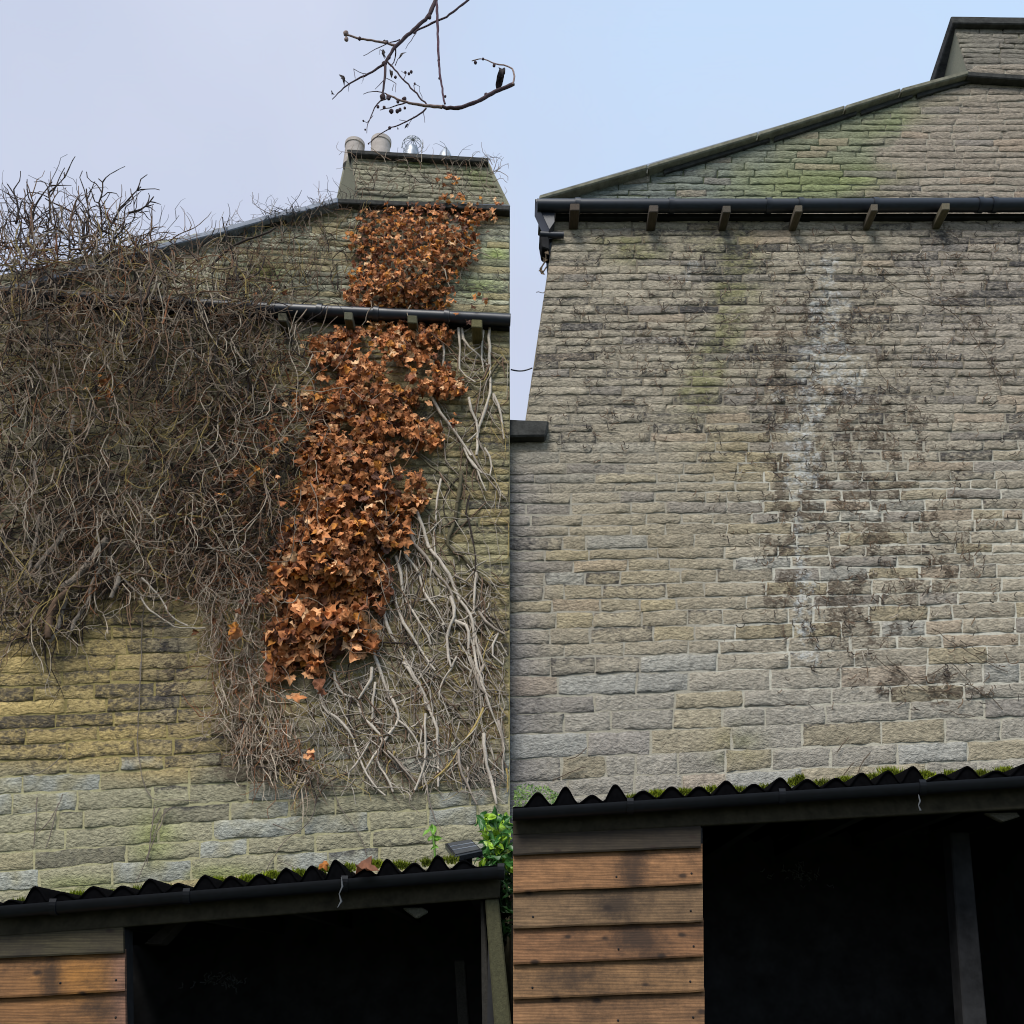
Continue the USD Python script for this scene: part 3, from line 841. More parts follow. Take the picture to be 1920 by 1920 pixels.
def corrugated(parent, peaks, base, x0, x1, Y, yback):
    """Black corrugated sheet; peaks are the crests seen along its eaves edge, base its valley line."""
    xs = np.linspace(x0, x1, int((x1 - x0) / 4))
    by = base(xs) - 3.0
    hgt = np.zeros_like(xs)
    pk = sorted(peaks)
    for k, (cx, ty) in enumerate(pk):
        left = (cx - pk[k - 1][0]) / 2 if k else 26
        rght = (pk[k + 1][0] - cx) / 2 if k + 1 < len(pk) else 26
        h = max(base(cx) - 3.0 - ty, 8)
        w = np.where(xs < cx, left, rght)
        d = np.clip(np.abs(xs - cx) / w, 0, 1)
        hgt = np.maximum(hgt, h * (0.5 + 0.5 * np.cos(np.pi * d)) ** (0.75 + 0.2 * (h > 32)))
    top = P(xs, by - hgt, Y - 0.10)
    th = 0.006
    n = len(xs)
    back = np.stack([top[:, 0] * (yback / (Y - .10)), np.full(n, yback), top[:, 2] + 0.045 * (yback - Y)], -1)
    back[:, 0] = top[:, 0]
    v = np.vstack([top, back, top - [0, 0, th], back - [0, 0, th]])
    i = np.arange(n - 1)
    f = np.vstack([np.stack([i, i + 1, n + i + 1], -1), np.stack([i, n + i + 1, n + i], -1),
                   np.stack([2 * n + i, 3 * n + i + 1, 2 * n + i + 1], -1), np.stack([2 * n + i, 3 * n + i, 3 * n + i + 1], -1),
                   np.stack([i, 2 * n + i + 1, i + 1], -1), np.stack([i, 2 * n + i, 2 * n + i + 1], -1)])
    b = MB().add(v, f)
    # foam eaves filler under the crests
    bot = P(xs, by + 4, Y - 0.092)
    tp = P(xs, by - hgt + 1.0, Y - 0.092)
    b.add(np.vstack([bot, tp, bot + [0, .03, 0], tp + [0, .03, 0]]), np.vstack([np.stack([i, i + 1, n + i + 1], -1), np.stack([i, n + i + 1, n + i], -1)]))
    put(parent, 'roof_sheet', b, M_BLACK, smooth=False)


def half_gutter(parent, p0, p1, hpx, Y, name='gutter'):
    """Half round gutter with an open top, from pixel p0 to p1 along its rim."""
    a, c = P(p0[0], p0[1], Y), P(p1[0], p1[1], Y)
    r = hpx / 2 / scale_at(p0[1], Y) * 1.15
    n = 20
    th = np.linspace(0, np.pi, 13)
    rows = []
    for t in np.linspace(0, 1, n):
        o = a * (1 - t) + c * t
        prof = [(-r * math.cos(x), -r * math.sin(x) * 1.15) for x in th] + [(r * .9 * math.cos(x), -r * .9 * math.sin(x) * 1.1) for x in th]
        rows.append([o + [0, u + r, w] for u, w in prof])
    w = np.array(rows)
    k = w.shape[1]
    idx = np.arange(n * k).reshape(n, k)
    q = np.stack([idx[:-1], np.roll(idx, -1, 1)[:-1], np.roll(idx, -1, 1)[1:], idx[1:]], -1).reshape(-1, 4)
    f = np.vstack([q[:, [0, 1, 2]], q[:, [0, 2, 3]]])
    for e in (0, n - 1):
        for j in range(12):
            f = np.vstack([f, [[idx[e, j], idx[e, j + 1], idx[e, 24 - j]], [idx[e, j], idx[e, 24 - j], idx[e, 25 - j]]]])
    b = MB().add(w.reshape(-1, 3), f)
    g = put(parent, name, b, M_GUTTER, smooth=30)
    return g, a, c, r


def gutter_clip(g, a, c, r, t):
    b = MB()
    th = np.linspace(-0.25, np.pi + 0.1, 14)
    o = a * (1 - t) + c * t
    R = r + 0.004
    w = np.array([[o + [dx, r - R * math.cos(x), -R * 1.15 * math.sin(x)] for x in th] for dx in (-0.014, 0.014)] + [[o + [dx, r - (R - .006) * math.cos(x), -(R - .006) * 1.15 * math.sin(x)] for x in th] for dx in (-0.014, 0.014)])
    v = w.reshape(-1, 3)
    k = len(th)
    i = np.arange(k - 1)
    f = []
    for p, q in ((0, 1), (1, 3), (3, 2), (2, 0)):
        f += [np.stack([p * k + i, q * k + i, q * k + i + 1], -1), np.stack([p * k + i, q * k + i + 1, p * k + i + 1], -1)]
    b.add(v, np.vstack(f))
    put(g, 'gutter_clip', b, M_GUTTER, smooth=False)


def board(parent, name, xl, xr, top, bot, Y, tint, marks, mat=None, lean=0.018, n=26, rg=None):
    """A sawn cladding board: feathered, lower edge proud and a little wavy. top and bot are (left, right) pixel rows."""
    xs = np.linspace(xl, xr, n)
    t = (xs - xl) / (xr - xl)
    yt = top[0] * (1 - t) + top[1] * t
    yb = bot[0] * (1 - t) + bot[1] * t
    wob = 1.2 * (pn(xs, xs * 0 + bot[0], 60, 77, 3) - 0.5) * 2
    B = P(xs, yb + wob, Y - lean - 0.012)
    B2 = B + [0, 0.024, 0.0]
    A = P(xs, yt, Y - 0.004)
    mid = P(xs, yt * .5 + yb * .5, Y - lean * .55 - .008)
    edge = B + [0, 0.003, -0.003]
    v = np.vstack([edge, B + [0, 0, .004], mid, A, A + [0, .016, 0], B2])
    i = np.arange(n - 1)
    f = []
    for k in range(5):
        f += [np.stack([k * n + i, k * n + i + 1, (k + 1) * n + i + 1], -1), np.stack([k * n + i, (k + 1) * n + i + 1, (k + 1) * n + i], -1)]
    f += [np.stack([5 * n + i, 5 * n + i + 1, i + 1], -1), np.stack([5 * n + i, i + 1, i], -1)]
    k = n - 1
    f.append(np.array([[k, 5 * n + k, n + k], [n + k, 5 * n + k, 2 * n + k], [2 * n + k, 5 * n + k, 4 * n + k], [2 * n + k, 4 * n + k, 3 * n + k]]))
    allx = np.tile(xs, 6)
    ally = np.concatenate([yb, yb, (yt + yb) / 2, yt, yt, yb])
    c = tint(allx, ally) if callable(tint) else np.broadcast_to(tint, (6 * n, 3))
    m = marks(allx, ally) if callable(marks) else np.broadcast_to(marks, (6 * n, 3))
    b = MB().add(v, np.vstack(f), c, m)
    return put(parent, name, b, mat or M_WOOD, smooth=False)


def shed(label, base_px, x0, x1, gut0, gut1, ghpx, fas, wallY, xb0, xb1, tops, tint, marks, peaks, xroof0, xroof1, clips):
    s = thing('lean_to_shed', P(base_px, 1900, YS) * [1, 1, 0], label, 'shed', 'lean-to sheds')
    gl = lambda x: gut0[1] + (gut1[1] - gut0[1]) * (np.asarray(x, float) - gut0[0]) / (gut1[0] - gut0[0])
    corrugated(s, peaks, gl, xroof0, xroof1, YS, wallY - 0.03)
    g, a, c, r = half_gutter(s, gut0, gut1, ghpx, YS - 0.11)
    for t in clips:
        gutter_clip(g, a, c, r, t)
    b = MB()
    fa = lambda x: gl(x) + fas[0] + (fas[1] - fas[0]) * (np.asarray(x, float) - gut0[0]) / (gut1[0] - gut0[0])
    prism(b, [(x0, fa(x0)), (x1, fa(x1)), (x1, gl(x1) + 6), (x0, gl(x0) + 6)], -0.022, 0.012, YS, bev=0.004)
    put(s, 'fascia_board', b, M_FASCIA, smooth=False)
    xa, xz = P(x0, 1700, YS)[0], P(x1, 1700, YS)[0]
    zt0, zt1 = P(x0, gl(x0) + 8, YS)[2], P(x1, gl(x1) + 8, YS)[2]
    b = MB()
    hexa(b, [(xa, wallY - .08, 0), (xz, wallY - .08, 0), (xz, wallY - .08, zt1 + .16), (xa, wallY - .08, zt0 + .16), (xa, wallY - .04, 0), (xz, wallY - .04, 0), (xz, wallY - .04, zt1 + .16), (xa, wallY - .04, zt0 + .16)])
    put(s, 'back_wall', b, M_DARKWOOD_SHADE, smooth=False)  # its near-black colour carries the shade of the opening
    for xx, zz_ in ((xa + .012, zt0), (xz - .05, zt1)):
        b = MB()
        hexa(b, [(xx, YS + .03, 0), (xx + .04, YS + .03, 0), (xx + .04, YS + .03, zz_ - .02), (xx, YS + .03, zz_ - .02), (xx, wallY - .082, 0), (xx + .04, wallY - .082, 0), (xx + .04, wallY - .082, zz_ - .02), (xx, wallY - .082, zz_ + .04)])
        put(s, 'side_wall', b, M_DARKWOOD_SHADE, smooth=False)
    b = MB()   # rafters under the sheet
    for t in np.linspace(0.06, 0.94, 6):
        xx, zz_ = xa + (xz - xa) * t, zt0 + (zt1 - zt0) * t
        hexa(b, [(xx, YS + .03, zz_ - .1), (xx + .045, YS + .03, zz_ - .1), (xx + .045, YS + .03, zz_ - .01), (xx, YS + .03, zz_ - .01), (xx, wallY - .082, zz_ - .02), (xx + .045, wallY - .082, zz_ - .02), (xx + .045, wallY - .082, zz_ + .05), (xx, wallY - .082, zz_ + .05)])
    put(s, 'rafters', b, M_DARKWOOD_SHADE, smooth=False, kind='stuff')
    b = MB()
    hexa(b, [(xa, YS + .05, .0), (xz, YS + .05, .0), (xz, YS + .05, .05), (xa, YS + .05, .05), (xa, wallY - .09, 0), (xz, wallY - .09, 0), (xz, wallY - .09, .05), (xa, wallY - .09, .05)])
    put(s, 'floor_slab', b, M_DARKWOOD_SHADE, smooth=False)
    # cladding boards
    for k, ((tl, tr), (bl, br)) in enumerate(zip(tops[:-1], tops[1:])):
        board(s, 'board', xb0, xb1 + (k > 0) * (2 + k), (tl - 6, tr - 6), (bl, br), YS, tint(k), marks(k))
    for k, ((tl, tr), (bl, br)) in enumerate(zip(tops[1:6], tops[2:7])):
        for f in ((0.10, 0.94) if k % 2 else (0.55, 0.95)):
            nx = xb0 + (xb1 - xb0) * f + (k * 7) % 5
            for g_ in (0.72,):
                ny = (tl * (1 - f) + tr * f) * (1 - g_) + (bl * (1 - f) + br * f) * g_
                b = MB()
                o_ = P(nx, ny, YS - 0.004 - 0.026 * g_)
                tube(b, np.array([o_, o_ - [0, 0.004, 0]]), 0.0045, 7)
                put(s, 'nail', b, M_DARKWOOD_SHADE)
    # door post beside the opening
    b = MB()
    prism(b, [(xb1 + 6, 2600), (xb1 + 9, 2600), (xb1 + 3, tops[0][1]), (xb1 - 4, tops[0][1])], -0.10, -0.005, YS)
    put(s, 'corner_post', b, M_DARKWOOD_SHADE, smooth=False)
    return s


peaksL = [(65, 1661), (115, 1672), (175, 1661), (229, 1660), (281, 1647), (334, 1655), (384, 1640), (432, 1642), (487, 1638), (536, 1627), (585, 1622), (628, 1611), (686, 1627), (725, 1610), (777, 1617), (820, 1603), (868, 1612), (20, 1690), (-20, 1688)]
peaksR = [(1008, 1485), (1060, 1474), (1110, 1490), (1153, 1470), (1205, 1482), (1259, 1474), (1310, 1474), (1361, 1463), (1413, 1469), (1462, 1457), (1512, 1460), (1567, 1458), (1615, 1448), (1665, 1444), (1711, 1436), (1763, 1450), (1813, 1436), (1866, 1444), (1920, 1432)] + [(1920 + 51 * k, 1432 - 3 * k + (k % 2) * 12) for k in range(1, 5)]


def tintBL(k):
    def f(x, y):
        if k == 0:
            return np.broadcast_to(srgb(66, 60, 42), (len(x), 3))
        c = mixc(srgb(146, 104, 66), srgb(174, 120, 58), blob(x, y, 150, 1835, 70, 40))
        return mixc(c, srgb(150, 110, 88), smooth01((x - 190) / 40)) * (0.78 if k == 1 else 0.72)
    return f


def marksBL(k):
    def f(x, y):
        m = 0.14 + (k == 1) * 0.42 * blob(x, y, 95, 1850, 22, 60) + (k == 2) * 0.3 * blob(x, y, 190, 1900, 40, 30) + 0.25 * blob(x, y, 50, 1800, 30, 20) + (0.06 if k == 0 else 0)
        return np.stack([m, 0 * m, 0 * m], -1)
    return f


def tintBR(k):
    def f(x, y):
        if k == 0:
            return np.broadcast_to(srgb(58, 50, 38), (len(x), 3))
        c = [srgb(160, 116, 78), srgb(136, 108, 78), srgb(148, 106, 72), srgb(156, 118, 80), srgb(146, 108, 74)][min(k - 1, 4)]
        return mixc(c, np.asarray(c) * 1.12, blob(x, y, 1260, 1620, 60, 30)) * 0.78
    return f


def marksBR(k):
    def f(x, y):
        m = 0.16 + (k == 1) * (0.34 * blob(x, y, 1188, 1630, 22, 60)) + (k == 2) * (0.36 * blob(x, y, 1150, 1690, 46, 30)) + (k == 3) * 0.32 * blob(x, y, 1196, 1770, 50, 26) + (k == 4) * 0.3 * blob(x, y, 1060, 1835, 60, 24) + (0.06 if k == 0 else 0)
        return np.stack([m, 0 * m, 0 * m], -1)
    return f


topsL = [(1753, 1742), (1797, 1785), (1872, 1857), (1944, 1926), (2020, 1998), (2100, 2070), (2330, 2290), (2700, 2650)]
topsR = [(1564, 1552), (1602, 1588), (1672, 1656), (1739, 1727), (1806, 1792), (1872, 1858), (1940, 1926), (2030, 2010), (2300, 2260), (2700, 2650)]
shedL = shed('black roofed lean-to shed with few orange boards below the ivy wall', 487, -30, 938, (-30, 1701), (944, 1624), 30, (57, 58), YL, -30, 231, topsL, tintBL, marksBL, peaksL, -30, 936, (0.13, 0.385, 0.69, 0.995))
shedR = shed('black roofed lean-to shed with brown boards left of its opening below the bare wall', 1432, 962, 2150, (962, 1516), (2150, 1440), 29, (50, 64), YR, 962, 1314, topsR, tintBR, marksBR, peaksR, 962, 2150, (0.182, 0.42, 0.642))

# posts, braces and plates in the openings
def beam(parent, name, quad, out0, out1, col, mat=None):
    b = MB()
    prism(b, quad, out0, out1, YS, col, bev=0.006)
    return put(parent, name, b, mat or M_CORBEL, smooth=False)


beam(shedL, 'end_post', [(932, 1990), (966, 1990), (935, 1684), (909, 1686)], -0.10, -0.004, srgb(66, 64, 44))
beam(shedL, 'end_post', [(905, 1990), (926, 1990), (908, 1687), (901, 1688)], -0.16, -0.06, srgb(42, 40, 36))
beam(shedL, 'brace', [(862, 1990), (884, 1990), (872, 1800), (852, 1800)], -0.9, -0.8, srgb(52, 50, 46))
beam(shedL, 'corner_plate', [(781, 1723), (804, 1709), (790, 1700), (754, 1703)], -0.06, -0.03, srgb(66, 64, 54))
beam(shedL, 'brace', [(268, 1770), (300, 1770), (345, 1722), (320, 1724)], -0.3, -0.2, srgb(40, 34, 30))
beam(shedR, 'post', [(1812, 1990), (1858, 1990), (1818, 1560), (1782, 1560)], -0.5, -0.4, srgb(6, 6, 7), M_DARKWOOD_SHADE)
beam(shedR, 'corner_plate', [(1880, 1541), (1915, 1530), (1905, 1522), (1846, 1524)], -0.06, -0.03, srgb(66, 62, 52))
rgs = np.random.default_rng(91)
for parent, px, py, Yw in ((shedL, 1060, 1800, YL), (shedR, 1500, 1640, YR)):
    b = MB()
    ox = 410 if parent == shedL else px
    oy = 1840 if parent == shedL else py
    for k in range(26):
        cx, cy = ox + rgs.normal(0, 26), oy + rgs.normal(0, 9)
        a = P(cx, cy, Yw - 0.083)
        tube(b, a + np.cumsum(rgs.normal(0, 0.012, (5, 3)) * [1, 0.1, 1], axis=0), 0.004, 4)
    put(parent, 'cobweb', b, M_COBWEB)
for parent, pts in ((shedL, [(640, 1645), (642, 1662), (636, 1676), (640, 1690), (633, 1702)]), (shedR, [(1722, 1490), (1725, 1502), (1722, 1510), (1726, 1520)])):
    b = MB()
    p = np.array(pts, float)
    tube(b, P(p[:, 0], p[:, 1], YS - 0.135), [0.002, 0.004, 0.002, 0.005, 0.0015][:len(p)], 5)
    put(parent, 'cobweb', b, M_COBWEB, label='pale cobweb strand hanging at the gutter joint')

# ------------------------------------------------------------------ ivy and creepers on the left hand wall
def wander(rg, x, y, ang, length, curve, n=9, pull=0.0, pulldir=90.0):
    """A wandering stem in the photograph's plane: pixel points."""
    pts = [(x, y)]
    da = rg.normal(0, curve)
    for k in range(n - 1):
        da = 0.55 * da + rg.normal(0, curve)
        ang += da + (rg.choice([-1, 1]) * rg.uniform(15, 48) if rg.random() < 0.24 else 0)
        if pull:
            ang += pull * ((pulldir - ang + 180) % 360 - 180)
        st = length / (n - 1)
        x += st * math.cos(math.radians(ang))
        y += st * math.sin(math.radians(ang))
        pts.append((x, y))
    return np.array(pts), ang


def rough_line(rg, pts, amp, per=16.0):
    """A hand traced polyline made finer and knobbly."""
    p = np.array(pts, float)
    d = np.concatenate([[0], np.cumsum(np.linalg.norm(np.diff(p, axis=0), axis=1))])
    n = max(int(d[-1] / per), 3)
    t = np.linspace(0, d[-1], n)
    from scipy.interpolate import PchipInterpolator
    q = np.stack([PchipInterpolator(d, p[:, 0])(t), PchipInterpolator(d, p[:, 1])(t)], -1)
    q += rg.normal(0, amp, q.shape)
    return q


def stem_tube(pts, rpx0, rpx1, Y, out, col, rg, sides=5, bumps=0.12):
    m = MB()
    n = len(pts)
    out = np.broadcast_to(np.asarray(out, float), n)
    w = P(pts[:, 0], pts[:, 1], Y - out)
    r = np.linspace(rpx0, rpx1, n) / scale_at(pts[:, 1], Y) * (1 + rg.normal(0, bumps, n))
    c = np.asarray(col) * (1 + 0.18 * (rg.random((n, 1)) - 0.5) * 2)
    tube(m, w, np.abs(r), sides, c)
    return m, np.linalg.norm(np.diff(pts, axis=0), axis=1).sum() * (rpx0 + rpx1)


def finish(parent, name, rest, made, most=300, mat=None):
    made.sort(key=lambda t: -t[0])
    for a, m in made[:most]:
        put(parent, name, m, mat or M_STEM)
    r = MB()
    for a, m in made[most:]:
        r.join(m)
    if r.n:
        put(parent, rest, r, mat or M_STEM, kind='stuff')


PALE, GREY, BROWN, DARK, OCHRE, RUST = srgb(170, 160, 146), srgb(136, 125, 113), srgb(108, 88, 72), srgb(58, 50, 46), srgb(160, 140, 88), srgb(120, 80, 54)


def z5(p): return [(480 + a * .2604, 840 + b_ * .2604) for a, b_ in p]
def z7(p): return [(480 + a * .2604, 1240 + b_ * .2604) for a, b_ in p]
def z3(p): return [(480 + a * .2604, 360 + b_ * .2604) for a, b_ in p]
def z4(p): return [(20 + a * .2604, 780 + b_ * .2604) for a, b_ in p]
def z2(p): return [(20 + a * .2604, 300 + b_ * .2604) for a, b_ in p]


strands = [
    (z5([(1130, 400), (1190, 540), (1240, 700), (1330, 820), (1400, 930), (1450, 1060), (1530, 1180), (1570, 1290), (1570, 1450), (1600, 1600), (1640, 1720)]) + z7([(1650, 250), (1690, 350)]), 3.6, 3.0, PALE),
    (z5([(1100, 560), (1130, 680), (1230, 790), (1290, 900), (1390, 1000), (1420, 1080)]), 4.2, 3.2, GREY),
    (z5([(1060, 640), (1080, 780), (1160, 870), (1200, 1010), (1290, 1160), (1370, 1290)]), 3.0, 2.4, PALE),
    (z5([(930, 800), (960, 960), (1000, 1080), (1050, 1230), (1120, 1350), (1180, 1450), (1290, 1600)]), 3.6, 2.6, PALE),
    (z5([(1000, 780), (1040, 900), (1060, 1050), (1130, 1180), (1210, 1300), (1260, 1420)]), 3.0, 2.2, PALE),
    (z5([(920, 1130), (950, 1300), (1020, 1420), (1090, 1560), (1150, 1660), (1200, 1750), (1260, 1900)]), 3.4, 2.8, PALE),
    (z5([(840, 1440), (880, 1560), (930, 1700), (1000, 1850)]) + z7([(1030, 400), (950, 540), (870, 650), (780, 800)]), 3.4, 2.4, PALE),
    (z7([(560, 60), (620, 230), (730, 280), (760, 380), (830, 470), (910, 570), (870, 700), (950, 850), (980, 940)]), 3.0, 2.6, PALE),
    (z7([(380, 0), (440, 150), (480, 330), (600, 420), (690, 540), (740, 680), (790, 800), (840, 880), (930, 970)]), 3.2, 2.4, PALE),
    (z7([(830, 40), (830, 150), (780, 200), (740, 270)]), 3.2, 2.4, PALE),
    (z7([(860, 150), (840, 330), (840, 500), (760, 680), (680, 790), (550, 860)]), 2.8, 1.8, PALE),
    (z7([(1060, 0), (1160, 160), (1240, 340), (1300, 480), (1310, 700), (1310, 900)]), 3.4, 2.6, PALE),
    (z7([(1220, 380), (1220, 540), (1215, 700), (1150, 930)]), 2.8, 2.2, PALE),
    (z7([(1640, 330), (1580, 460), (1460, 640), (1380, 760), (1280, 850), (1170, 920)]), 3.0, 2.0, OCHRE),
    (z7([(1640, 520), (1660, 720), (1700, 880), (1740, 1030)]), 3.8, 3.2, PALE),
    (z7([(1740, 430), (1780, 600), (1780, 860)]), 3.6, 3.0, GREY),
    (z7([(1460, 640), (1470, 760), (1530, 900), (1590, 1030)]), 3.0, 2.2, GREY),
    (z7([(950, 640), (1050, 760), (1150, 880)]), 2.2, 1.8, GREY),
    (z7([(1020, 420), (1130, 520), (1190, 680)]), 2.6, 2.0, PALE),
    (z5([(1330, 220), (1300, 430), (1280, 700), (1320, 820)]), 2.6, 2.2, PALE),
    (z5([(1480, 180), (1460, 350), (1420, 560), (1370, 680), (1500, 800), (1600, 900), (1720, 1030)]), 4.2, 2.6, srgb(84, 78, 60)),
    (z5([(1590, 900), (1570, 1200), (1590, 1400), (1650, 1600)]), 2.6, 2.4, PALE),
    (z5([(1400, 1070), (1430, 1200), (1380, 1350), (1400, 1580)]), 3.8, 2.6, PALE),
    (z5([(1430, 1240), (1530, 1300), (1530, 1480), (1580, 1600), (1650, 1750)]), 3.4, 2.8, PALE),
    (z5([(1600, 1180), (1700, 1290), (1790, 1340)]), 2.8, 2.4, GREY),
    (z5([(1750, 1330), (1700, 1480), (1780, 1560)]), 2.6, 2.2, PALE),
    (z5([(1130, 370), (1250, 480), (1340, 600), (1370, 680)]), 2.2, 2.6, srgb(96, 90, 72)),
    (z5([(1150, 40), (1300, 160), (1420, 260), (1480, 330)]), 2.2, 1.8, srgb(84, 78, 62)),
    (z5([(1420, 920), (1520, 960), (1570, 890)]), 2.2, 2.0, GREY),
    (z5([(1640, 1560), (1600, 1700), (1690, 1800)]), 3.4, 2.6, GREY),
    (z3([(1680, 980), (1680, 1200), (1690, 1400), (1640, 1600), (1590, 1780), (1590, 1900)]), 2.8, 3.0, PALE),
    (z3([(1480, 980), (1500, 1080), (1580, 1150), (1650, 1230), (1690, 1290)]), 2.6, 2.2, PALE),
    (z3([(1250, 1450), (1300, 1540), (1400, 1680), (1480, 1800), (1550, 1900)]), 2.8, 2.4, PALE),
    (z3([(1530, 1480), (1560, 1600), (1600, 1680), (1520, 1800)]), 2.8, 2.2, PALE),
    (z3([(1460, 980), (1470, 1120), (1460, 1250), (1580, 1370)]), 2.4, 1.8, PALE),
    (z3([(1170, 1000), (1230, 1090), (1340, 1040)]), 2.2, 1.8, PALE),
    (z3([(1340, 1050), (1350, 1180), (1330, 1350)]), 2.2, 1.6, PALE),
    (z3([(1710, 1450), (1770, 1640), (1780, 1780)]), 2.6, 2.2, PALE),
    (z3([(1640, 1000), (1620, 1150), (1640, 1300)]), 2.0, 1.6, PALE),
    (z3([(1780, 1200), (1700, 1290), (1640, 1400), (1560, 1480)]), 2.2, 1.6, srgb(84, 78, 62)),
    (z5([(1500, 0), (1560, 120), (1640, 190), (1690, 200), (1700, 130), (1640, 0)]), 2.6, 2.0, PALE),
    (z5([(1530, 60), (1600, 180), (1650, 310)]), 2.2, 1.6, PALE),
    (z5([(1540, 20), (1680, 230), (1790, 360)]), 2.2, 1.8, GREY),
]
cling = thing('ivy_stems', P(800, 1480, YL) , 'bare pale grey ivy stems clinging flat to the wall right of the dead leaves', 'ivy stems')
rg = np.random.default_rng(101)
made = []
lines = []
for pts, r0, r1, col in strands:
    q = rough_line(rg, pts, 0.7)
    lines.append(q)
    m, a = stem_tube(q, r0 * .98, r1 * .85, YL, 0.03 + 0.02 * rg.random() + 0.01 * np.sin(np.arange(len(q))), np.asarray(col) * 1.15, rg, sides=7)
    made.append((a + 500, m))
    for k in range(len(q) // 2):     # side shoots pressed to the wall
        i = rg.integers(0, len(q) - 1)
        d = q[min(i + 1, len(q) - 1)] - q[max(i - 1, 0)]
        ang = math.degrees(math.atan2(d[1], d[0])) + rg.choice([-1, 1]) * rg.uniform(18, 60)
        s, _ = wander(rg, q[i, 0], q[i, 1], ang, rg.uniform(20, 95), 6, 8, 0.06, 70)
        if s[:, 0].max() > 953:
            s = s[s[:, 0] < 953]
        if len(s) > 3:
            m, a = stem_tube(s, rg.uniform(1.0, 2.0), 0.6, YL, 0.035 + 0.01 * rg.random(), [PALE, GREY, BROWN, GREY][rg.integers(0, 4)], rg, sides=4)
            made.append((a, m))
field = Polygon([(700, 960), (760, 930), (830, 1040), (950, 1080), (950, 1480), (900, 1500), (800, 1480), (640, 1490), (560, 1470), (480, 1400), (470, 1300), (560, 1290), (640, 1250), (700, 1200)])
topr = Polygon([(790, 600), (955, 610), (955, 1060), (880, 1000), (800, 930), (780, 800)])
k = 0
while k < 800:
    x, y = 460 + 494 * rg.random() ** 0.75, rg.uniform(600, 1480)
    dens = 1.0 if contains_xy(field, x, y) else (0.22 if contains_xy(topr, x, y) else 0)
    if rg.random() > dens:
        continue
    ang = rg.normal(62, 18) if rg.random() < 0.72 else rg.normal(125, 20)
    s, _ = wander(rg, x, y, ang, rg.uniform(40, 170), 5, 11, 0.03, 66)
    s = s[(s[:, 0] < 954) & (s[:, 1] < 1470 + 40 * rg.random())]
    if len(s) < 4:
        continue
    r0 = rg.choice([0.6, 0.95, 1.4, 2.0], p=[.46, .32, .15, .07])
    m, a = stem_tube(s, r0, r0 * .55, YL, 0.018 + 0.03 * rg.random(), [PALE, GREY, DARK, BROWN, OCHRE][rg.choice(5, p=[.40, .25, .12, .18, .05])], rg, sides=4)
    made.append((a, m))
    k += 1
finish(cling, 'stem', 'fine_stems', made)

# the tangle of bare creeper
tang = thing('bare_creeper', P(250, 1190, YL), 'thick tangled mass of leafless grey brown creeper over the upper left wall', 'creeper')
rg = np.random.default_rng(202)
made = []
region = Polygon([(-20, 470), (60, 480), (150, 460), (250, 440), (330, 500), (430, 530), (520, 560), (600, 600), (580, 720), (540, 820), (545, 940), (500, 1040), (470, 1100), (395, 1120), (240, 1090), (190, 1120), (110, 1200), (60, 1190), (-20, 1170)])
upper = Polygon([(-20, 350), (60, 345), (130, 335), (240, 350), (290, 400), (270, 450), (330, 490), (-20, 520)])
gable = Polygon([(330, 480), (420, 450), (560, 400), (640, 380), (760, 390), (700, 420), (650, 560), (480, 590), (400, 540)])
lowl = Polygon([(380, 1060), (490, 1040), (500, 1180), (520, 1290), (600, 1460), (560, 1480), (450, 1420), (400, 1330), (385, 1200)])


def inside(poly):
    x0, y0, x1, y1 = poly.bounds
    while True:
        p = (rg.uniform(x0, x1), rg.uniform(y0, y1))
        if contains_xy(poly, *p):
            return p


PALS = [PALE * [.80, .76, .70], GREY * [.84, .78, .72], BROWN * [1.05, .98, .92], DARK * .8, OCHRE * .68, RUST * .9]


def twig(x, y, ang, ln, cv, r0, out0, out1, col, pull=0.0, pdir=90, kids=1, sides=4):
    s, e = wander(rg, x, y, ang, ln, cv, max(6, int(ln / 9)), pull, pdir)
    s[:, 0] = np.minimum(s[:, 0], 954 - 2 * rg.random())
    out = np.linspace(out0, out1, len(s)) + np.cumsum(rg.normal(0, 0.012, len(s)))
    out = np.maximum(out, 0.025)
    m, a = stem_tube(s, r0, r0 * 0.45, YL, out, col, rg, sides=sides)
    made.append((a, m))
    for k in range(kids):
        i = rg.integers(1, len(s) - 1)
        d = s[i] - s[i - 1]
        an = math.degrees(math.atan2(d[1], d[0])) + rg.choice([-1, 1]) * rg.uniform(20, 65)
        t, _ = wander(rg, s[i, 0], s[i, 1], an, ln * rg.uniform(0.25, 0.6), cv * 1.3, 6, pull, pdir)
        t[:, 0] = np.minimum(t[:, 0], 954 - 2 * rg.random())
        m, a = stem_tube(t, r0 * 0.6, r0 * 0.3, YL, np.maximum(out[i] + np.cumsum(rg.normal(0, 0.012, 6)), 0.02), col, rg, sides=4)
        made.append((a, m))
    return s


